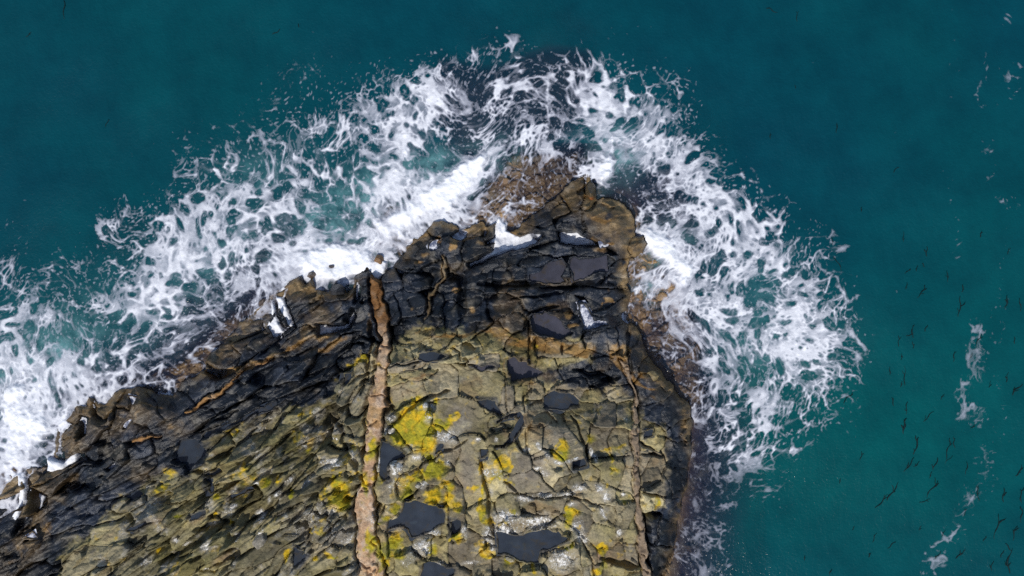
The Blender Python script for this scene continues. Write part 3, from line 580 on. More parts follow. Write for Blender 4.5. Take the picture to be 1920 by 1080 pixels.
    cut = ss(.10, -.10, f1b+wob-rb*1.12)*open_
    rim = np.exp(-((f1b+wob-rb*1.12-.05)/.07)**2)*open_*ss(.3, .6, c)*ss(-.5, .8, B+A)
    body = np.maximum(body*(1-.88*cut), rim*.62*ss(-.4, .6, dp+.5))
    # threads: walls between the holes, bright and thin
    line = lambda e, w: np.exp(-(e/w)**2)
    th = np.maximum(line(e1, .085)*.95, np.maximum(line(e2, .10)*.8*ss(-.6, .6, B+A), line(e3, .14)*.6*ss(-.2, 1.0, A-B)))
    th = th*(1-.7*cut)*ss(-1.7, .1, dp-.15)*ss(.06, .35, c)*(.55+.45*ss(-.8, .6, B))
    body = np.maximum(body, th*.86)
    # frayed curls
    rid = np.exp(-(unit(G.sample(G.fbm(15, 3, 236), X, Y))/.13)**2)*ss(.12, .45, c)*ss(-1.9, -.3, dp)*ss(-.2, .9, B+A*.4)
    body = np.maximum(body, rid*.5)
    body = body*(1+.07*D)
    # solid white water
    w = np.clip(white, 0, 1.2)
    solid = ss(.40, .95, w+.34*n1+.12*n2)
    body = 1-(1-body)*(1-solid*.97)
    # flecks on the open water
    f1, f2, hid = worley((X+n2*7)/6.0, (Y+n1*4)/8.5, 7, 1.0)
    fleck = ss(.36, .14, f1)*((_HX[(hid*11+3) & 65535]) < np.clip((cov-.03)*1.6+.25*n1*np.clip(cov*6, 0, 1), 0, .5))
    body = np.maximum(body, fleck*(.12+.30*_HY[(hid*13+7) & 65535]))
    body *= ss(.02, .12, cov+.04*n2)*(.44+.56*ss(.0, .45, band))
    body = np.clip(body, 0, 1)
    soft_ = body.copy(); soft_[1:-1, 1:-1] = (4*body[1:-1, 1:-1]+2*(body[:-2, 1:-1]+body[2:, 1:-1]+body[1:-1, :-2]+body[1:-1, 2:])+body[:-2, :-2]+body[2:, 2:]+body[:-2, 2:]+body[2:, :-2])/16
    body = .7*body+.3*soft_
    puff = np.clip(solid, 0, 1)
    return dict(G=G, body=body, puff=puff, n1=n1, n2=n2, air=np.clip(air, 0, 1), cov=cov, z=z)
def sea_level(U, V):
    """slow swell, in metres"""
    s = .05*np.sin(U/61+V/140)+.04*np.sin(V/47-U/90+1.3)+.03*np.sin((U+V)/33+.5)
    return s.astype(F)
# ======================= FOAM END =======================
# ======================= BUILD =======================
def to_world(u, v, z=0.0):
    """plan position (40 units to the metre as seen from 42 m up) of something standing at height z"""
    s = (1-z/CAM_H)/40.0
    return (u-960.0)*s, (540.0-v)*s

def tag(o, label=None, cat=None, group=None, kind=None):
    if label: o["label"] = label
    if cat: o["category"] = cat
    if group: o["group"] = group
    if kind: o["kind"] = kind
    return o

def mesh_obj(name, co, quads, mat, parent=None, attrs=None, tris=None, smooth=True):
    me = bpy.data.meshes.new(name)
    co = np.ascontiguousarray(co, np.float32)
    me.vertices.add(len(co)); me.vertices.foreach_set("co", co.ravel())
    loops = []; starts = []; n = 0
    for arr, k in ((quads, 4), (tris, 3)):
        if arr is not None and len(arr):
            loops.append(np.asarray(arr, np.int32).ravel()); starts.append(n+np.arange(len(arr), dtype=np.int32)*k); n += len(arr)*k
    loops = np.concatenate(loops); starts = np.concatenate(starts)
    me.loops.add(len(loops)); me.loops.foreach_set("vertex_index", loops)
    me.polygons.add(len(starts)); me.polygons.foreach_set("loop_start", starts)
    if smooth: me.polygons.foreach_set("use_smooth", np.ones(len(starts), bool))
    for nm, a in (attrs or {}).items():
        a = np.ascontiguousarray(a, np.float32)
        if a.ndim == 1:
            at = me.attributes.new(nm, 'FLOAT', 'POINT'); at.data.foreach_set("value", a)
        else:
            at = me.attributes.new(nm, 'FLOAT_COLOR', 'POINT'); c4 = np.ones((len(a), 4), np.float32); c4[:, :3] = a; at.data.foreach_set("color", c4.ravel())
    me.update(calc_edges=True)
    me.materials.append(mat)
    o = bpy.data.objects.new(name, me); COL.objects.link(o)
    if parent: o.parent = parent
    return o

class NT:
    """small helper for writing node trees"""
    def __init__(self, name):
        self.m = bpy.data.materials.new(name); self.m.use_nodes = True
        self.n = self.m.node_tree.nodes; self.l = self.m.node_tree.links
        for nd in list(self.n): self.n.remove(nd)
        self.out = self.n.new("ShaderNodeOutputMaterial")
    def put(self, sock, v):
        if hasattr(v, "is_output") or hasattr(v, "links"): self.l.new(v, sock)
        elif isinstance(v, (tuple, list)) and len(v) == 3 and sock.type == 'RGBA': sock.default_value = (*v, 1)
        else: sock.default_value = v
    def attr(self, name, out="Fac"):
        a = self.n.new("ShaderNodeAttribute"); a.attribute_name = name; return a.outputs[out]
    def pos(self):
        return self.n.new("ShaderNodeNewGeometry").outputs["Position"]
    def noise(self, vec, scale, detail=3.0, rough=.55, dist=0.0):
        t = self.n.new("ShaderNodeTexNoise"); self.put(t.inputs["Vector"], vec)
        t.inputs["Scale"].default_value = scale; t.inputs["Detail"].default_value = detail; t.inputs["Roughness"].default_value = rough; t.inputs["Distortion"].default_value = dist
        return t.outputs["Fac"]
    def voronoi(self, vec, scale, feature='F1', out="Distance"):
        t = self.n.new("ShaderNodeTexVoronoi"); t.feature = feature; self.put(t.inputs["Vector"], vec); t.inputs["Scale"].default_value = scale
        return t.outputs[out]
    def math(self, op, a, b=0.0, c=0.0, clamp=False):
        m = self.n.new("ShaderNodeMath"); m.operation = op; m.use_clamp = clamp
        self.put(m.inputs[0], a); self.put(m.inputs[1], b); self.put(m.inputs[2], c); return m.outputs[0]
    def remap(self, v, a, b, c=0.0, d=1.0, smooth=False):
        m = self.n.new("ShaderNodeMapRange"); m.clamp = True
        if smooth: m.interpolation_type = 'SMOOTHSTEP'
        for i, x in enumerate((v, a, b, c, d)): self.put(m.inputs[i], x)
        return m.outputs[0]
    def mix(self, f, a, b, kind='MIX'):
        m = self.n.new("ShaderNodeMix"); m.data_type = 'RGBA'; m.blend_type = kind
        self.put(m.inputs["Factor"], f); self.put(m.inputs[6], a); self.put(m.inputs[7], b); return m.outputs[2]
    def bump(self, h, strength, dist, normal=None):
        b = self.n.new("ShaderNodeBump"); b.inputs["Strength"].default_value = strength; b.inputs["Distance"].default_value = dist
        self.put(b.inputs["Height"], h)
        if normal is not None: self.put(b.inputs["Normal"], normal)
        return b.outputs[0]
    def principled(self, col, rough, spec=.5, normal=None):
        p = self.n.new("ShaderNodeBsdfPrincipled"); self.put(p.inputs["Base Color"], col); self.put(p.inputs["Roughness"], rough); self.put(p.inputs["Specular IOR Level"], spec)
        if normal is not None: self.put(p.inputs["Normal"], normal)
        return p.outputs[0]
    def done(self, sh): self.l.new(sh, self.out.inputs["Surface"]); return self.m

def rock_material():
    t = NT("weathered_rock"); p = t.pos()
    tint = t.attr("tint", "Color"); wet = t.attr("wet"); barn = t.attr("barnacle")
    n1 = t.noise(p, 3.0, 5, .62); n2 = t.noise(p, 14.0, 4, .6); n3 = t.noise(p, 48.0, 2, .6)
    c = t.mix(t.remap(n1, .3, .72), t.mix(1.0, tint, (.70, .70, .72), 'MULTIPLY'), t.mix(1.0, tint, (1.22, 1.20, 1.14), 'MULTIPLY'))
    c = t.mix(t.remap(n2, .32, .70), t.mix(1.0, c, (.74, .74, .74), 'MULTIPLY'), t.mix(1.0, c, (1.18, 1.18, 1.18), 'MULTIPLY'))
    c = t.mix(t.math('MULTIPLY', t.remap(n3, .35, .75), .35), c, t.mix(1.0, c, (.55, .55, .56), 'MULTIPLY'))
    # barnacles: small pale shells crowded where the tide leaves them
    v1 = t.voronoi(p, 17.0); v2 = t.voronoi(p, 31.0); rnd = t.noise(p, 6.0, 3, .7)
    lim = t.math('MULTIPLY', t.math('MULTIPLY', barn, .80), t.remap(rnd, .34, .62, .1, 1.0))
    s1 = t.remap(t.math('SUBTRACT', lim, v1), -.02, .05); s2 = t.remap(t.math('SUBTRACT', t.math('MULTIPLY', lim, .9), v2), -.02, .05)
    sp = t.math('MAXIMUM', s1, s2)
    c = t.mix(sp, c, t.mix(t.noise(p, 40.0), (.62, .60, .55), (.86, .85, .82)))
    rough = t.math('ADD', t.remap(wet, 0, 1, .85, .40), t.math('MULTIPLY', t.math('SUBTRACT', n2, .5), .35))
    h = t.math('ADD', t.math('MULTIPLY', n2, .6), t.math('MULTIPLY', n3, .25)); h = t.math('ADD', h, t.math('MULTIPLY', sp, .35))
    nr = t.bump(h, .85, .06)
    return t.done(t.principled(c, rough, t.remap(wet, 0, 1, .25, .45), nr))

def foam_material():
    t = NT("sea_froth"); p = t.pos(); f = t.attr("froth"); puff = t.attr("puff")
    b = t.noise(p, 22.0, 4, .65); v = t.voronoi(p, 26.0)
    grain = t.math('ADD', t.math('MULTIPLY', t.math('SUBTRACT', b, .5), .75), t.math('MULTIPLY', t.math('SUBTRACT', v, .45), .35))
    a = t.math('ADD', f, t.math('MULTIPLY', grain, t.remap(puff, 0, 1, .18, .06)))
    a = t.math('MULTIPLY', t.remap(a, .04, .98), t.remap(f, .02, .12))
    nr = t.bump(t.noise(p, 7.0, 4, .6), .35, .12)
    d = t.n.new("ShaderNodeBsdfDiffuse"); t.put(d.inputs[0], t.mix(t.remap(f, .3, 1), (.64, .67, .80), (.83, .85, .89))); t.put(d.inputs["Normal"], nr)
    tr = t.n.new("ShaderNodeBsdfTransparent"); mx = t.n.new("ShaderNodeMixShader")
    t.put(mx.inputs[0], a); t.l.new(tr.outputs[0], mx.inputs[1]); t.l.new(d.outputs[0], mx.inputs[2])
    return t.done(mx.outputs[0])

def water_material():
    t = NT("sea_water"); p = t.pos(); depth = t.attr("depth"); air = t.attr("bubbles")
    murk = t.math('SUBTRACT', 1.0, t.math('POWER', 2.718, t.math('MULTIPLY', depth, -.95)), clamp=True)
    silt = t.attr('silt'); big = t.noise(p, .06, 3, .5); mid = t.noise(p, .5, 4, .6); fine = t.noise(p, 3.0, 3, .6)
    deep = t.mix(t.remap(big, .35, .65), (.0006, .043, .067), (.0005, .049, .066))
    deep = t.mix(silt, deep, (.0004, .068, .074))
    deep = t.mix(t.remap(mid, .3, .7), t.mix(1.0, deep, (.80, .83, .86), 'MULTIPLY'), t.mix(1.0, deep, (1.12, 1.16, 1.12), 'MULTIPLY'))
    deep = t.mix(t.math('MULTIPLY', t.remap(fine, .3, .75), .3), deep, t.mix(1.0, deep, (.8, .85, .85), 'MULTIPLY'))
    aer = t.math('MULTIPLY', air, t.remap(t.noise(p, 1.3, 4, .6), .3, .65))
    deep = t.mix(t.remap(depth, .4, 1.9), (.013, .026, .056), deep)
    col = t.mix(aer, deep, (.20, .44, .46))
    fac = t.math('MAXIMUM', murk, t.math('MULTIPLY', aer, .8))
    tr = t.n.new("ShaderNodeBsdfTransparent"); t.put(tr.inputs[0], (.88, .88, .88))
    df = t.n.new("ShaderNodeBsdfDiffuse"); t.put(df.inputs[0], col)
    mx = t.n.new("ShaderNodeMixShader"); t.put(mx.inputs[0], fac); t.l.new(tr.outputs[0], mx.inputs[1]); t.l.new(df.outputs[0], mx.inputs[2])
    wav = t.n.new("ShaderNodeMapping"); t.l.new(p, wav.inputs[0]); wav.inputs["Rotation"].default_value = (0, 0, .35); wav.inputs["Scale"].default_value = (1.0, .45, 1)
    h = t.math('ADD', t.noise(wav.outputs[0], 1.6, 5, .62), t.math('MULTIPLY', t.noise(p, 9.0, 2, .6), .3))
    nr = t.bump(h, .5, .13)
    t.put(df.inputs["Normal"], nr)
    gl = t.n.new("ShaderNodeBsdfGlossy"); gl.inputs["Roughness"].default_value = .16; t.put(gl.inputs["Normal"], nr)
    fr = t.n.new("ShaderNodeFresnel"); fr.inputs[0].default_value = 1.33; t.put(fr.inputs["Normal"], nr)
    m2 = t.n.new("ShaderNodeMixShader"); t.l.new(fr.outputs[0], m2.inputs[0]); t.l.new(mx.outputs[0], m2.inputs[1]); t.l.new(gl.outputs[0], m2.inputs[2])
    return t.done(m2.outputs[0])

def pool_material(name, col, amount):
    t = NT(name); p = t.pos()
    tr = t.n.new("ShaderNodeBsdfTransparent"); t.put(tr.inputs[0], (.55, .68, .80))
    df = t.n.new("ShaderNodeBsdfDiffuse"); n = t.noise(p, 1.6, 3, .55)
    silt = t.mix(t.remap(n, .3, .7), tuple(.8*x for x in col), tuple(1.15*x for x in col))
    t.put(df.inputs[0], t.mix(t.remap(t.noise(p, 2.3, 4, .6, .6), .54, .72, 0, .7), silt, (.062, .050, .030)))
    mx = t.n.new("ShaderNodeMixShader"); t.put(mx.inputs[0], t.remap(n, .3, .7, amount-.06, amount+.06)); t.l.new(tr.outputs[0], mx.inputs[1]); t.l.new(df.outputs[0], mx.inputs[2])
    gl = t.n.new("ShaderNodeBsdfGlossy"); gl.inputs["Roughness"].default_value = .03
    fr = t.n.new("ShaderNodeFresnel"); fr.inputs[0].default_value = 1.33
    m2 = t.n.new("ShaderNodeMixShader"); t.l.new(fr.outputs[0], m2.inputs[0]); t.l.new(mx.outputs[0], m2.inputs[1]); t.l.new(gl.outputs[0], m2.inputs[2])
    return t.done(m2.outputs[0])

def plain_material(name, c0, c1, scale, rough, spec=.4, bump=.3):
    t = NT(name); p = t.pos(); n = t.noise(p, scale, 4, .6)
    return t.done(t.principled(t.mix(t.remap(n, .3, .7), c0, c1), rough, spec, t.bump(t.noise(p, scale*3, 3, .6), bump, .03)))

MAT_ROCK = rock_material(); MAT_FOAM = foam_material(); MAT_WATER = water_material()
MAT_POOL = pool_material("tide_pool_water", (.038, .048, .066), .74)
MAT_POOL_PALE = pool_material("tide_pool_pale", (.058, .058, .076), .82)
def froth_material():
    t = NT("pool_froth"); p = t.pos(); v = t.voronoi(p, 24.0); n = t.noise(p, 5.0, 5, .65)
    d = t.n.new("ShaderNodeBsdfDiffuse"); t.put(d.inputs[0], t.mix(t.remap(n, .42, .64), (.10, .12, .19), (.74, .76, .83))); t.put(d.inputs["Normal"], t.bump(t.math('ADD', n, t.math('MULTIPLY', v, .3)), .5, .06))
    return t.done(d.outputs[0])
MAT_FROTH = froth_material()
MAT_KELP = plain_material("kelp_blade", (.0022, .015, .018), (.0048, .022, .025), 8.0, .6, .12)
MAT_BED = plain_material("sea_floor", (.050, .036, .050), (.085, .060, .065), .8, .8)

# ---- surface colours of the rock ------------------------------------------------------
def rock_surface(R):
    U, V, d = R['U'], R['V'], R['d']
    G = Grid(U0, V0, U1, V1, STEP)
    a = G.fbm(40, 4, 301); b = G.fbm(12, 4, 302); c = G.fbm(5, 2, 303); e = G.fbm(22, 3, 304)
    dry = ss(-7, 7, poly_sd(U+14*a+7*b, V+14*e+7*b, DRY)+6*c)
    for u, v, ru, rv in ((1175,700,20,24),(1120,700,50,16),(1165,772,14,18)): dry *= 1-.8*np.exp(-((U-u)/ru)**2-((V-v)/rv)**2)
    for poly, _ in POOLS: dry *= 1-.75*ss(-6, -1, poly_sd_local(U, V, poly, 12))
    n = R['nblocks']; r = np.random.default_rng(31); L = np.clip(R['lab'], 0, n-1)
    tone = r.normal(.95, .22, n).astype(F)[L]; warm = r.normal(0, 1, n).astype(F)[L]
    lerp = lambda A, B, f: A+(B-A)*f[..., None]
    C = lambda *x: np.array(x, F)
    one = np.ones(U.shape+(3,), F)
    wa = lambda items, k=1.0, p=1.0: blobs(U+k*(5*b+8*a), V+k*(5*b-8*e), items, p)
    # dry rock: khaki grey, olive where algae film it
    K = one*C(.335, .290, .150)
    K = lerp(K, one*C(.43, .375, .225), ss(-.1, .7, e+.25*warm))
    K = lerp(K, one*C(.175, .152, .068), ss(.0, .7, a+.4*b-.1*warm))
    gv = (r.random(n) < .28).astype(F)[L]*ss(700, 720, U); K = lerp(K, one*C(.215, .185, .150), gv*.7)
    pv = (r.random(n) < .2).astype(F)[L]; K = lerp(K, one*C(.40, .345, .25), pv*.55)
    green = np.clip(wa(GREEN)*1.1+.35*b, 0, 1); K = lerp(K, one*C(.185, .170, .062), green*.7)
    K = lerp(K, K*C(.52, .48, .42), ss(.15, .65, G.fbm(55, 5, 307))*.8); K = lerp(K, K*C(1.28, 1.24, 1.14), ss(.15, .6, G.fbm(30, 4, 308)))
    K = lerp(K, one*C(.115, .098, .070), ss(.28, .62, G.fbm(19, 4, 312)+.25*G.fbm(70, 2, 313))*.55)
    K = lerp(K, one*C(.25, .175, .09), ss(.35, .7, G.fbm(28, 4, 314))*.6)
    left = ss(700, 660, U)
    K = lerp(K, one*C(.225, .205, .160), left*ss(-.3, .5, G.fbm(38, 3, 311))*.6); K = lerp(K, K*C(.74, .75, .70), left*.9)
    K = lerp(K, one*C(.20, .176, .145), np.clip(wa(GREY)*1.05, 0, 1)*.85)
    K = lerp(K, one*C(.30, .20, .125), np.clip(wa(PINK), 0, 1)*.8)
    # wet rock: dark slate with blue sky sheen painted in, brown weed towards the water
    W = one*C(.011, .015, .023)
    W = lerp(W, one*C(.032, .041, .062), ss(.0, .8, e+.3*warm))  # bluer patches stand in for sky reflected off wet slabs
    W = lerp(W, one*C(.030, .026, .020), ss(.1, .8, a+.4*b))
    W = lerp(W, one*C(.085, .056, .026), ss(.25, .7, G.fbm(46, 4, 306)+.35*b)*.75)
    br = np.clip(wa(BROWN)+.8*ss(26, 2, d+10*b)*ss(-.5, .4, a+.3*b)-.12, 0, 1)
    W = lerp(W, lerp(one*C(.125, .084, .040), one*C(.205, .140, .064), ss(-.5, .5, b+.4*warm)), br*ss(-.9, .25, b+.6*c+.5*br))
    under = ss(3, -6, d)
    W = lerp(W, lerp(lerp(one*C(.30, .19, .085), one*C(.17, .105, .062), ss(-.3, .6, e)), one*C(.050, .034, .052), ss(-.16, -.45, R['z']+.1*a)), under)
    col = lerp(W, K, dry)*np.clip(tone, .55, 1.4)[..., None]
    och = wa(OCHRE, .8)
    och = ss(.28, .75, och+.22*b+.12*c)
    col = lerp(col, lerp(one*C(.22, .12, .032), one*C(.34, .21, .075), ss(-.4, .5, b)), och*.9)
    # edges of olive weed film along the wet line
    # veins
    vn = R['vein']; VL = R['vlab']
    vc = lerp(one*C(.50, .32, .19), one*C(.64, .47, .32), ss(-.3, .5, b+.3*c))
    vc = lerp(vc, one*C(.22, .13, .075), ss(.12, .5, .6*e+.6*b+.4*c)*.8); vc = lerp(vc, one*C(.62, .50, .40), ss(.25, .7, -b+.3*c)*.6); vc = lerp(vc, one*C(.50, .30, .09), ss(.15, .6, a+.4*b)*.45); vc = lerp(vc, vc*C(.42, .36, .32), ss(.16, .0, np.abs(G.fbm(15, 3, 315, scv=24)))*.6)
    top = ss(640, 590, V)*(np.abs(U-715) < 40)
    vc = lerp(vc, lerp(one*C(.15, .068, .020), one*C(.23, .11, .035), ss(-.4, .5, b)), top)
    names = list(VEINS)
    for nm, cc in (("orange", (.33, .175, .06)), ("stub", (.30, .16, .06)), ("crooked", (.17, .115, .055)), ("edge", (.20, .125, .06))):
        vc = np.where((VL == names.index(nm))[..., None], C(*cc)*(1+.35*b)[..., None], vc)
    thin = (VL == names.index("thin"))[..., None]
    vc = np.where(thin, lerp(one*C(.30, .225, .155), one*C(.19, .13, .08), ss(.0, .4, b)), vc)
    col = lerp(col, vc, vn*ss(-8, 0, d))
    # lichen
    li = blobs(U+4*b+3*c+5*a, V+4*e+3*c, [(q[0], q[1], q[2]*1.15, q[3]*1.15)+tuple(q[4:]) for q in LICHEN], .9)
    li = li+.55*ss(.42, .62, G.fbm(34, 4, 309))*ss(690, 720, U)*ss(735, 790, V)*ss(1200, 1120, U)+.30*ss(.45, .65, G.fbm(26, 4, 310))*left
    lm = ss(.18, .62, li+.26*b+.30*c)*np.clip(dry*1.3, 0, 1)
    lc = lerp(one*C(.36, .33, .016), one*C(.68, .45, .010), ss(-.35, .45, .5*e+.5*b+.5*c))
    col = lerp(col, lc, lm*.93)
    gl = ss(.16, .5, li+.3*b)*(1-lm)*np.clip(dry, 0, 1)
    col = lerp(col, one*C(.24, .215, .035), gl*.75)
    barn = np.clip(blobs(U+3*b, V+3*e, BARN)*1.05, 0, 1.4)
    barn = barn+.34*dry*left*ss(.1, .7, b+.5*a)+.16*dry*ss(.2, .8, b)
    barn *= (1-.45*lm)*np.clip(dry*1.4, 0, 1)
    col = lerp(col, one*C(.46, .43, .37), np.clip(barn+.5*b-.12, 0, .9)*.8)
    spill = ss(.62, .95, R['joint'])
    wet = np.clip(1-dry, 0, 1)*(1-vn*.7)
    return np.clip(col, .002, .9).astype(F), wet.astype(F), barn.astype(F)

def build_headland(R):
    U, V, z, d = R['U'], R['V'], R['z'], R['d']
    col, wet, barn = rock_surface(R)
    zp = np.clip(R['zs'], 0, 4)
    X, Y = to_world(U, V, zp)
    co = np.stack([X, Y, z], -1).reshape(-1, 3).astype(np.float32)
    A = dict(tint=col.reshape(-1, 3), wet=wet.ravel(), barnacle=barn.ravel())
    nv, nu = U.shape
    idx = np.arange(nv*nu).reshape(nv, nu)
    quads = np.stack([idx[1:, :-1], idx[1:, 1:], idx[:-1, 1:], idx[:-1, :-1]], -1).reshape(-1, 4)
    n = R['nblocks']
    lab = R['lab'].copy(); nveins = len(VEINS)
    lab = np.where((R['vlab'] >= 0) & (d > -4), n+R['vlab'], lab)
    lab = np.where(d < -3, n+nveins, lab)
    # blocks out of the picture run together
    outside = (V > 1092) | (U < -14)
    lab = np.where(outside & (d >= -3) & (lab < n), n+nveins+1, lab)
    ql = lab[:-1, :-1].ravel().copy()
    zq = z[:-1, :-1].ravel()
    keep = (zq > -2.2)
    order = np.argsort(ql, kind='stable'); ql_s = ql[order]
    cuts = np.flatnonzero(np.diff(ql_s))+1
    groups = np.split(order, cuts)
    root = bpy.data.objects.new("headland", None); COL.objects.link(root)
    x, y = to_world(800, 1000, 3); root.location = (0, 0, 0)
    tag(root, "rocky headland of cracked olive and black rock with lichen, ringed by surf", "headland", kind="structure")
    sizes = {int(ql[g[0]]): len(g) for g in groups}
    big = sorted([k for k in sizes if k < n], key=lambda k: -sizes[k])
    small = set(big[300:])|{k for k in big if sizes[k] < 12}
    rubble = []
    vein_info = {"main": ("quartz_vein", "pink tan vein running down the whole rock"), "thin": ("quartz_vein", "thin pale vein near the rock's right edge"), "orange": ("quartz_vein", "short orange vein in the dark left ledge"),
                 "stub": ("quartz_vein", "small orange stub of vein left of the deep blue pool"), "crooked": ("quartz_vein", "crooked ochre vein in the wet black rock"), "edge": ("quartz_vein", "brown vein at the rock's lower right edge")}
    def piece(name, g, skirt=.45):
        q = quads[g]
        vid, inv = np.unique(q, return_inverse=True); q = inv.reshape(-1, 4)
        c = co[vid]
        e = np.concatenate([q[:, [0, 1]], q[:, [1, 2]], q[:, [2, 3]], q[:, [3, 0]]])
        key = np.sort(e, 1); key = key[:, 0].astype(np.int64)*len(vid)+key[:, 1]
        _, first, cnt = np.unique(key, return_index=True, return_counts=True)
        be = e[first[cnt == 1]]
        bv, binv = np.unique(be, return_inverse=True); binv = binv.reshape(-1, 2)
        low = c[bv].copy(); low[:, 2] -= skirt
        m = len(c); c2 = np.vstack([c, low])
        wall = np.stack([be[:, 1], be[:, 0], m+binv[:, 0], m+binv[:, 1]], -1)
        ids = np.concatenate([vid, vid[bv]])
        return mesh_obj(name, c2, np.vstack([q, wall]), MAT_ROCK, root, {k: a[ids] for k, a in A.items()})
    for g in groups:
        k = int(ql[g[0]])
        if k < 0: continue
        if k < n:
            if k in small: rubble.append(g); continue
            piece("rock_slab", g)
        elif k < n+nveins:
            nm = list(VEINS)[k-n]; o = piece(vein_info[nm][0], g); o["label"] = vein_info[nm][1]
        elif k == n+nveins:
            g = g[keep[g]]; piece("submerged_shelf", g)["kind"] = "stuff"
        else:
            piece("rock_mass", g)["kind"] = "stuff"
    if rubble: piece("rock_rubble", np.concatenate(rubble))["kind"] = "stuff"
    return root

def build_pools(R):
    for (poly, label), lev in zip(POOLS, R['levels']):
        P = np.array(poly, float); c = P.mean(0)
        # one step outwards so that the rock itself draws the shore line
        area = .5*np.sum(P[:, 0]*np.roll(P[:, 1], -1)-np.roll(P[:, 0], -1)*P[:, 1]); s = 1 if area > 0 else -1
        e = np.roll(P, -1, 0)-P; nrm = np.stack([e[:, 1], -e[:, 0]], -1)*s; nrm /= np.linalg.norm(nrm, axis=1)[:, None]+1e-9
        vn = nrm+np.roll(nrm, 1, 0); vn /= np.maximum(np.linalg.norm(vn, axis=1)[:, None], .35)
        Q = P+vn*5.0
        x, y = to_world(Q[:, 0], Q[:, 1], lev+.1)
        import bmesh
        bm = bmesh.new()
        f = bm.faces.new([bm.verts.new((a, b, lev)) for a, b in zip(x, y)])
        bmesh.ops.triangulate(bm, faces=bm.faces[:])
        bmesh.ops.recalc_face_normals(bm, faces=bm.faces[:])
        if sum(q.normal.z for q in bm.faces) < 0: bmesh.ops.reverse_faces(bm, faces=bm.faces[:])
        me = bpy.data.meshes.new("tide_pool"); bm.to_mesh(me); bm.free()
        pale = "lilac" in label or "purple" in label or "dark flat" in label
        me.materials.append(MAT_FROTH if 'froth' in label else MAT_POOL_PALE if pale else MAT_POOL)
        fr = "froth" in label
        o = bpy.data.objects.new("froth_pool" if fr else "tide_pool", me); COL.objects.link(o)
        tag(o, label, "froth pool" if fr else "tide pool", "froth left in hollows" if fr else "tide pools on the headland")

DEEP_REEFS = [REEFS[6], REEFS[7], ([(880,40),(1010,20),(1110,50),(1090,110),(1000,120),(900,110)], -2.5), ([(1270,170),(1330,200),(1340,260),(1290,290)], -2.2), ([(200,440),(270,430),(300,470),(230,500)], -1.9)]
def build_sea(R, Fm):
    inner_u = np.arange(-600, 2521, 6.0); inner_v = np.arange(-420, 1501, 6.0)
    far = np.array([2.4e6, 6e5, 1.5e5, 4e4, 1.2e4, 4000, 1500, 500])
    us = np.concatenate([inner_u[0]-far, inner_u, inner_u[-1]+far[::-1]]); vs = np.concatenate([inner_v[0]-far, inner_v, inner_v[-1]+far[::-1]])
    U, V = np.meshgrid(us.astype(np.float64), vs.astype(np.float64))
    fade = np.clip(1-np.maximum(np.abs(U-960)-1100, np.abs(V-540)-700)/400, 0, 1)
    lvl = sea_level(U, V)*fade
    rz = np.full(U.shape, -4.0)
    i = np.round((U-U0)/STEP); j = np.round((V-V0)/STEP); ok = (i >= 0) & (j >= 0) & (i < R['z'].shape[1]) & (j < R['z'].shape[0])
    rz[ok] = R['z'][j[ok].astype(int), i[ok].astype(int)]
    depth = np.clip(lvl-rz, 0, 5)
    # the shelf runs out past the surveyed part
    air = np.zeros(U.shape); Gf = Fm['G']
    i = np.round((U-FU0)/STEP); j = np.round((V-FV0)/STEP); ok = (i >= 0) & (j >= 0) & (i < Fm['air'].shape[1]) & (j < Fm['air'].shape[0])
    air[ok] = Fm['air'][j[ok].astype(int), i[ok].astype(int)]
    for poly, lev in DEEP_REEFS:
        r0 = poly_sd((U+12*np.sin(V/23)).astype(F), (V+12*np.sin(U/31)).astype(F), poly); depth = np.minimum(depth, np.where(r0 > -60, 4-(4+lev)*ss(-50, 10, r0), 9))
    X, Y = to_world(U, V, 0)
    co = np.stack([X, Y, lvl], -1).reshape(-1, 3)
    nv, nu = U.shape; idx = np.arange(nv*nu).reshape(nv, nu)
    q = np.stack([idx[1:, :-1], idx[1:, 1:], idx[:-1, 1:], idx[:-1, :-1]], -1).reshape(-1, 4)
    # no water inside the rock
    o = mesh_obj("sea_water", co, q, MAT_WATER, None, dict(depth=depth.ravel(), bubbles=air.ravel(), silt=np.clip(blobs(U.astype(F), V.astype(F), [(1600,900,400,260,0,.8),(1850,600,260,400,0,.5),(1450,760,200,140,0,.5),(500,60,300,200,0,.15),(100,650,200,160,0,.5)]), 0, 1).ravel()))
    tag(o, "deep teal sea water around the headland", "sea", kind="structure")
    # sea floor
    us = np.concatenate([[-2.4e6, -1e5, -8000], np.arange(-600, 2521, 20.0), [10000, 1e5, 2.4e6]]); vs = np.concatenate([[-2.4e6, -1e5, -8000], np.arange(-400, 1481, 20.0), [10000, 1e5, 2.4e6]])
    U, V = np.meshgrid(us, vs); X, Y = to_world(U, V, 0)
    z = -4.3+.35*np.sin(U/130)*np.cos(V/170)*((np.abs(U) < 3000) & (np.abs(V) < 3000))
    for poly, lev in DEEP_REEFS:
        r0 = poly_sd((U+12*np.sin(V/23)).astype(F), (V+12*np.sin(U/31)).astype(F), poly); z = np.maximum(z, np.where(r0 > -60, -4.3+(4.0+lev)*ss(-50, 10, r0), -9))
    z = np.where(poly_sd(U.astype(F), V.astype(F), COAST) > -30, -4.3, z)
    nv, nu = U.shape; idx = np.arange(nv*nu).reshape(nv, nu); q = np.stack([idx[1:, :-1], idx[1:, 1:], idx[:-1, 1:], idx[:-1, :-1]], -1).reshape(-1, 4)
    o = mesh_obj("seabed", np.stack([X, Y, z], -1).reshape(-1, 3), q, MAT_BED)
    tag(o, "dark sea floor far under the water", "seabed", kind="structure")

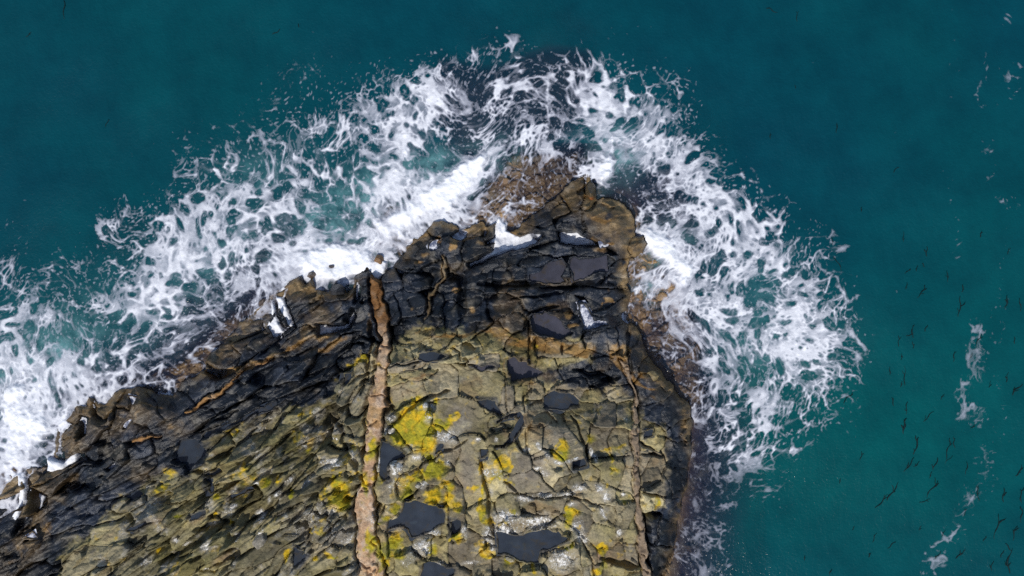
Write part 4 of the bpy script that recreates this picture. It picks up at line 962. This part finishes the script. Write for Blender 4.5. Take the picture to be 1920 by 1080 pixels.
def build_foam_sheet(Fm):
    G = Fm['G']; U, V = G.U, G.V; body = Fm['body']; puff = Fm['puff']
    lvl = sea_level(U, V)
    rz = Fm['z']
    zf = lvl+.012+.03*body+puff*(.10+.14*np.clip(Fm['n1']+.5, 0, 1.5)+.05*Fm['n2'])*ss(.2, .9, body)
    # wash runs up a little over low rock
    zf = np.where((rz > lvl-.05) & (rz < lvl+.10), np.maximum(zf, rz+.02), zf)
    X, Y = to_world(U, V, 0)
    co = np.stack([X, Y, zf], -1).reshape(-1, 3)
    nv, nu = U.shape; idx = np.arange(nv*nu).reshape(nv, nu)
    q = np.stack([idx[1:, :-1], idx[1:, 1:], idx[:-1, 1:], idx[:-1, :-1]], -1).reshape(-1, 4)
    mx = np.maximum(np.maximum(body[:-1, :-1], body[1:, 1:]), np.maximum(body[1:, :-1], body[:-1, 1:])).ravel()
    rk = (rz > lvl+.10)[:-1, :-1].ravel()
    q = q[(mx > .035) & ~rk]
    vid, inv = np.unique(q, return_inverse=True)
    o = mesh_obj("sea_foam", co[vid], inv.reshape(-1, 4), MAT_FOAM, None, dict(froth=body.ravel()[vid], puff=puff.ravel()[vid]))
    tag(o, "white lacy surf and drifting foam round the headland", "foam", kind="stuff")

KELP = [(1689,668,14,5,1),(1788,668,20,8,1),(1819,668,16,30,1),(1668,695,16,0,1),(1697,703,40,0,1),(1674,753,18,-15,1),(1699,765,26,3,1),(1590,747,26,45,1.3),(1767,744,14,30,1),(1740,780,28,40,1),(1694,800,28,5,2.2),(1716,835,34,15,1.9),(1778,850,44,15,1.2),(1755,870,26,25,1.3),
 (1703,870,34,35,1.1),(1718,870,16,50,1),(1613,854,18,15,1),(1673,920,42,30,1.7),(1652,938,36,40,1.3),(1749,917,40,35,1.4),(1734,938,22,70,1),(1835,924,30,-5,1.2),(1883,928,28,5,1.6),(1868,987,50,10,1.4),(1916,932,30,0,1.4),(1915,967,26,10,1.4),(1901,998,30,15,1.3),(1893,1049,50,3,1.7),(1802,1041,22,50,2.0),
 (1761,1041,20,35,1.2),(1672,1022,20,50,1),(1640,1008,20,20,1),(1631,1041,10,30,1.5),(1878,1037,16,20,1.2),(1813,878,26,10,1.2),(1913,885,22,45,1.6),(1909,730,30,40,1.4),(1889,707,20,10,1.1),(1574,901,10,10,1),(1557,1072,14,20,1),(1508,1045,10,10,1),(1792,831,20,-5,1),(1846,1010,12,30,1),
 (1739,471,20,2,1.4),(1732,497,9,-30,1),(1720,503,12,15,1),(1703,509,14,60,1),(1700,536,14,15,1),(1728,549,26,45,1.4),(1775,518,22,-5,1),(1804,540,16,10,1.2),(1797,574,40,5,1.1),(1888,565,26,15,1.8),(1838,439,14,15,1.2),(1695,443,20,0,.7),(1710,621,24,0,1.3),(1704,627,14,70,1.2),(1735,615,14,25,1.1),
 (1685,640,20,10,1),(1710,646,14,-5,1),(1835,638,26,20,1.2),(1914,571,26,0,1),(1890,471,12,10,1),(1571,496,30,-25,1.1),(1561,452,14,0,1),(1617,392,10,5,.8),(1903,638,14,5,1),(122,18,36,3,1.2),(55,65,14,45,.9),(518,60,18,60,1.1),(560,48,8,0,1),(200,230,16,20,.8),(1450,18,20,-60,1.1),(1495,30,20,0,.8),
 (1568,240,20,5,.8),(1444,255,12,0,.8),(1680,318,14,40,1),(1490,163,8,0,.8),(1690,720,12,10,1),(1745,890,14,20,1),(1856,720,14,15,.9),(1826,800,12,50,1),(1770,1000,14,30,1),(1860,1060,20,10,1.1),(1725,990,10,25,.9),(1600,990,10,30,.8),(1810,960,14,20,1)]
KELP_LABELS = {(1694,800):"thick blot of black kelp with a ragged top, right of the surf",(1716,835):"forked dark kelp clump below the thick blot",(1778,850):"long leaning kelp strand between the forked clump and the pale foam streak",(1673,920):"heavy branching kelp strand, largest in the open water lower right",
 (1749,917):"leaning kelp strand right of the heavy branching one",(1868,987):"long upright kelp strand low on the right",(1893,1049):"wide dark kelp streak in the bottom right corner",(1802,1041):"smudge of tangled kelp at the bottom right beside the foam streak",(122,18):"lone upright kelp strand at the top left",
 (1888,565):"broad dark kelp tuft near the right edge, above the foam patch",(1728,549):"slanting kelp strand right of the surf's tip",(1797,574):"thin long kelp strand left of the broad tuft",(1697,703):"long thin upright kelp strand above the thick blot",(1590,747):"slanting kelp strand just off the surf's lower right edge",
 (1571,496):"thin kelp line touching the surf's right edge",(518,60):"slanting scrap of kelp at the top, left of centre",(1450,18):"slanting scrap of kelp at the top, right of centre",(1739,471):"short wedge of kelp high on the right"}
def build_kelp():
    made = {}
    rnd = random.Random(4)
    for (u, v, L, ang, w) in KELP:
        lvl = float(sea_level(np.array(u, F), np.array(v, F)))
        cx, cy = to_world(u, v, 0)
        co = []; quads = []
        def ribbon(x0, y0, a, length, width, bend, amp):
            m = 9; x, y = x0, y0; k0 = len(co); ph = rnd.uniform(0, 6); pts = []
            for i in range(m):
                t = i/(m-1); pts.append((x, y, t))
                aa = a+bend*(t-.3)+amp*math.sin(ph+t*7)
                x += math.sin(aa)*length/(m-1); y += math.cos(aa)*length/(m-1)
            for i, (x, y, t) in enumerate(pts):
                aa = a+bend*(t-.3); nx, ny = math.cos(aa), -math.sin(aa)
                hw = width*(.25+.75*math.sin(math.pi*min(1, .12+.82*t)))*rnd.uniform(.6, 1.3)
                zc = lvl+.012
                co.extend([(x-nx*hw, y-ny*hw, zc-.012), (x, y, zc+.016), (x+nx*hw, y+ny*hw, zc-.012), (x, y, zc-.03)])
            for i in range(m-1):
                a0 = k0+4*i; b0 = a0+4
                for s in range(4): quads.append((a0+s, a0+(s+1) % 4, b0+(s+1) % 4, b0+s))
            quads.append((k0+3, k0+2, k0+1, k0)); e = k0+4*(m-1); quads.append((e, e+1, e+2, e+3))
            return pts
        a = math.radians(ang); l = L/40.0; wd = .024*w
        pts = ribbon(-math.sin(a)*l/2, -math.cos(a)*l/2, a, l, wd, rnd.uniform(-.6, .6), .35)
        nb = int(w*.9+L/30)
        for b in range(nb):
            px, py, t = pts[rnd.randrange(1, 8)]
            ribbon(px, py, a+rnd.choice((-1, 1))*rnd.uniform(.25, .8), l*rnd.uniform(.2, .42), wd*rnd.uniform(.5, .95), rnd.uniform(-.5, .5), .3)
        o = mesh_obj("kelp_strand", np.array(co), np.array(quads), MAT_KELP); o.location = (cx, cy, 0)
        label = KELP_LABELS.get((u, v))
        if not label:
            size = "tiny" if L < 11 else "short" if L < 17 else "middling" if L < 25 else "long"
            look = "thick" if w > 1.25 else "thin" if w < 1 else "slim"
            lean = "upright" if abs(ang) < 9 else "nearly level" if abs(ang) >= 55 else ("right" if ang > 0 else "left")+" leaning" if abs(ang) > 32 else "slightly tilted"
            near = ("in the top left water" if u < 700 else "in the upper right water" if v < 400 else
                    ("off the surf's right tip" if u < 1720 else "in mid water on the right" if u < 1830 else "by the right edge") if v < 660 else
                    ("below the surf's right end" if u < 1660 else "near the thick black blot" if u < 1730 else "left of the pale foam streak" if u < 1800 else "among the foam streaks" if u < 1865 else "by the right edge, low down") if v < 900 else
                    "near the bottom, left of the heavy branching kelp" if u < 1690 else "near the bottom, right of the heavy branching kelp" if u < 1830 else "in the bottom right corner")
            label = f"{size} {look} {lean} kelp strand {near}"
        made.setdefault(label, []).append((v, o))
        tag(o, label, "kelp", "kelp strands adrift on the water")

    for label, L in made.items():
        if len(L) > 1:
            L.sort(key=lambda q: q[0])
            for k, (_, o) in enumerate(L): o["label"] = ("upper " if k == 0 else "lower " if k == len(L)-1 else "middle ")+label

BOULDERS = [  # u, v, half sizes, turn, plan height, colour, barnacle, label
 (742,877,13,12,20,3.02,(.33,.30,.23),1.0,"speckled pale boulder standing in the tide pool beside the pink vein"),
 (776,978,9,4.5,-20,2.98,(.50,.47,.43),.5,"small pale stone lying in the wide tide pool"),
 (797,908,8,6,0,3.12,(.42,.39,.32),.8,"pale round stone in the nook left of the long grey slab, right of two"),
 (784,911,5,5,0,3.10,(.42,.39,.32),.6,"pale round stone in the nook left of the long grey slab, left of two"),
 (957,1049,9,5,15,3.05,(.30,.27,.17),.6,"knobbly stone at the rim of the largest pointed pool"),
 (683,673,8,10,10,2.1,(.30,.24,.06),.2,"yellow topped boulder left of the upper pink vein"),
 (633,729,6,12,15,1.9,(.19,.18,.12),.1,"oblong grey boulder in the dark cleft left of the pink vein"),
 (711,487,9,9,0,.25,(.20,.11,.045),0,"rounded brown rock poking out of the white surf above the vein"),
 (585,516,9,7,-30,.2,(.10,.07,.05),0,"small brown rock awash in the surf, left of the pyramid rock"),
 (492,566,4,9,35,.15,(.08,.055,.045),0,"narrow dark rock at the surf's edge on the left shore"),
 (622,500,5,3.5,0,.12,(.06,.05,.05),0,"tiny dark rock showing through the white surf"),
 (1184,486,6,4,0,.15,(.12,.09,.06),0,"small brown stone in the wash below the brown point rock"),
 (735,808,9,7,-30,3.05,(.52,.49,.42),1.2,"white crusted stone against the pink vein, above the pool"),
 (804,780,7,8,0,3.1,(.36,.33,.14),.6,"lichened stone right of the big yellow patch"),
 (798,760,5,5,0,3.1,(.40,.38,.33),1.0,"little white crusted stone above the big yellow patch"),
 (602,950,14,9,75,3.1,(.22,.20,.15),.5,"oblong grey stone left of the yellow lichen splash, left of the vein"),
 (488,1014,16,10,-50,2.95,(.24,.22,.18),.3,"smooth grey cobble among the lower left strata"),
 (1223,705,11,9,0,.85,(.22,.17,.08),0,"tan boulder in the orange splintered rock at the right shore"),
 (1106,362,11,20,14,.55,(.11,.082,.045),0,"pointed brown pinnacle rising at the tip of the headland"),
 (632,546,13,13,45,.35,(.040,.042,.048),0,"dark pyramid rock at the surf's edge, left of the vein"),
]
def build_boulders(R):
    import bmesh
    rnd = np.random.default_rng(77)
    for (u, v, ru, rv, turn, h, c, barn, label) in BOULDERS:
        bm = bmesh.new(); bmesh.ops.create_icosphere(bm, subdivisions=4, radius=1.0)
        P = np.array([w.co for w in bm.verts]); bm.verts.ensure_lookup_table()
        tris = np.array([[w.index for w in f.verts] for f in bm.faces]); bm.free()
        # flat breaks: cut the ball with planes, then roughen
        for k in range(11):
            nn = rnd.normal(size=3); nn[2] = abs(nn[2])*.8; nn /= np.linalg.norm(nn); t = rnd.uniform(.62, .88)
            s = P @ nn; P = P-np.clip(s-t, 0, None)[:, None]*nn*.92
        s = P*3.0+rnd.uniform(0, 50, 3)
        P *= (1+.10*fbm((s[:, 0]+s[:, 2]).astype(F), (s[:, 1]-s[:, 2]).astype(F), 4, 5))[:, None]
        a = math.radians(-turn); hx, hy = ru/40*1.08, rv/40*1.08; hz = .75*min(hx, hy)+.06
        tall = 1.5 if "pinnacle" in label or "pyramid" in label else 1.0
        if tall > 1: 
            k = np.clip((P[:, 2]+.2)/1.2, 0, 1); P[:, :2] *= (1-.72*k)[:, None]; P[:, 2] *= 1.35
        x = P[:, 0]*hx; y = P[:, 1]*hy
        co = np.stack([x*math.cos(a)-y*math.sin(a), x*math.sin(a)+y*math.cos(a), P[:, 2]*hz*tall], -1)
        i = int(round((u-U0)/STEP)); j = int(round((v-V0)/STEP))
        g = float(np.percentile(R['z'][j-3:j+4, i-3:i+4], 40))
        wet = 1.0 if h < 1.0 else .1
        n1 = fbm((co[:, 0]*9).astype(F), (co[:, 1]*9+co[:, 2]*5).astype(F), 3, 8)
        tint = np.array(c)[None]*(1+.35*n1)[:, None]
        if "yellow topped" in label or "lichened" in label:
            m = ss(-.1, .3, n1+.4*(co[:, 1] > 0)-.1)[:, None]; tint = tint*(1-m)+np.array((.50, .37, .015))*m
        if "pinnacle" in label:
            m = ss(.25, .6, -co[:, 1]/hy+.3*n1)[:, None]; tint = tint*(1-m)+np.array((.30, .105, .03))*m
        o = mesh_obj("boulder", co, None, MAT_ROCK, None, dict(tint=np.clip(tint, .003, .9), wet=np.full(len(co), wet), barnacle=np.full(len(co), barn)), tris=tris)
        x, y = to_world(u, v, max(g, 0)+hz*.4)
        o.location = (x, y, .06+hz*.5 if h < .3 else max(g, -.15)+hz*.35)
        tag(o, label, "boulder", "loose stones on and round the headland")

_t = time.time()
R = build_relief(); print("relief", time.time()-_t)
Fm = build_foam(R); print("foam", time.time()-_t)
build_headland(R); print("headland", time.time()-_t)
build_sea(R, Fm)
build_pools(R)
build_boulders(R)
build_foam_sheet(Fm)
build_kelp()
print("built", time.time()-_t)
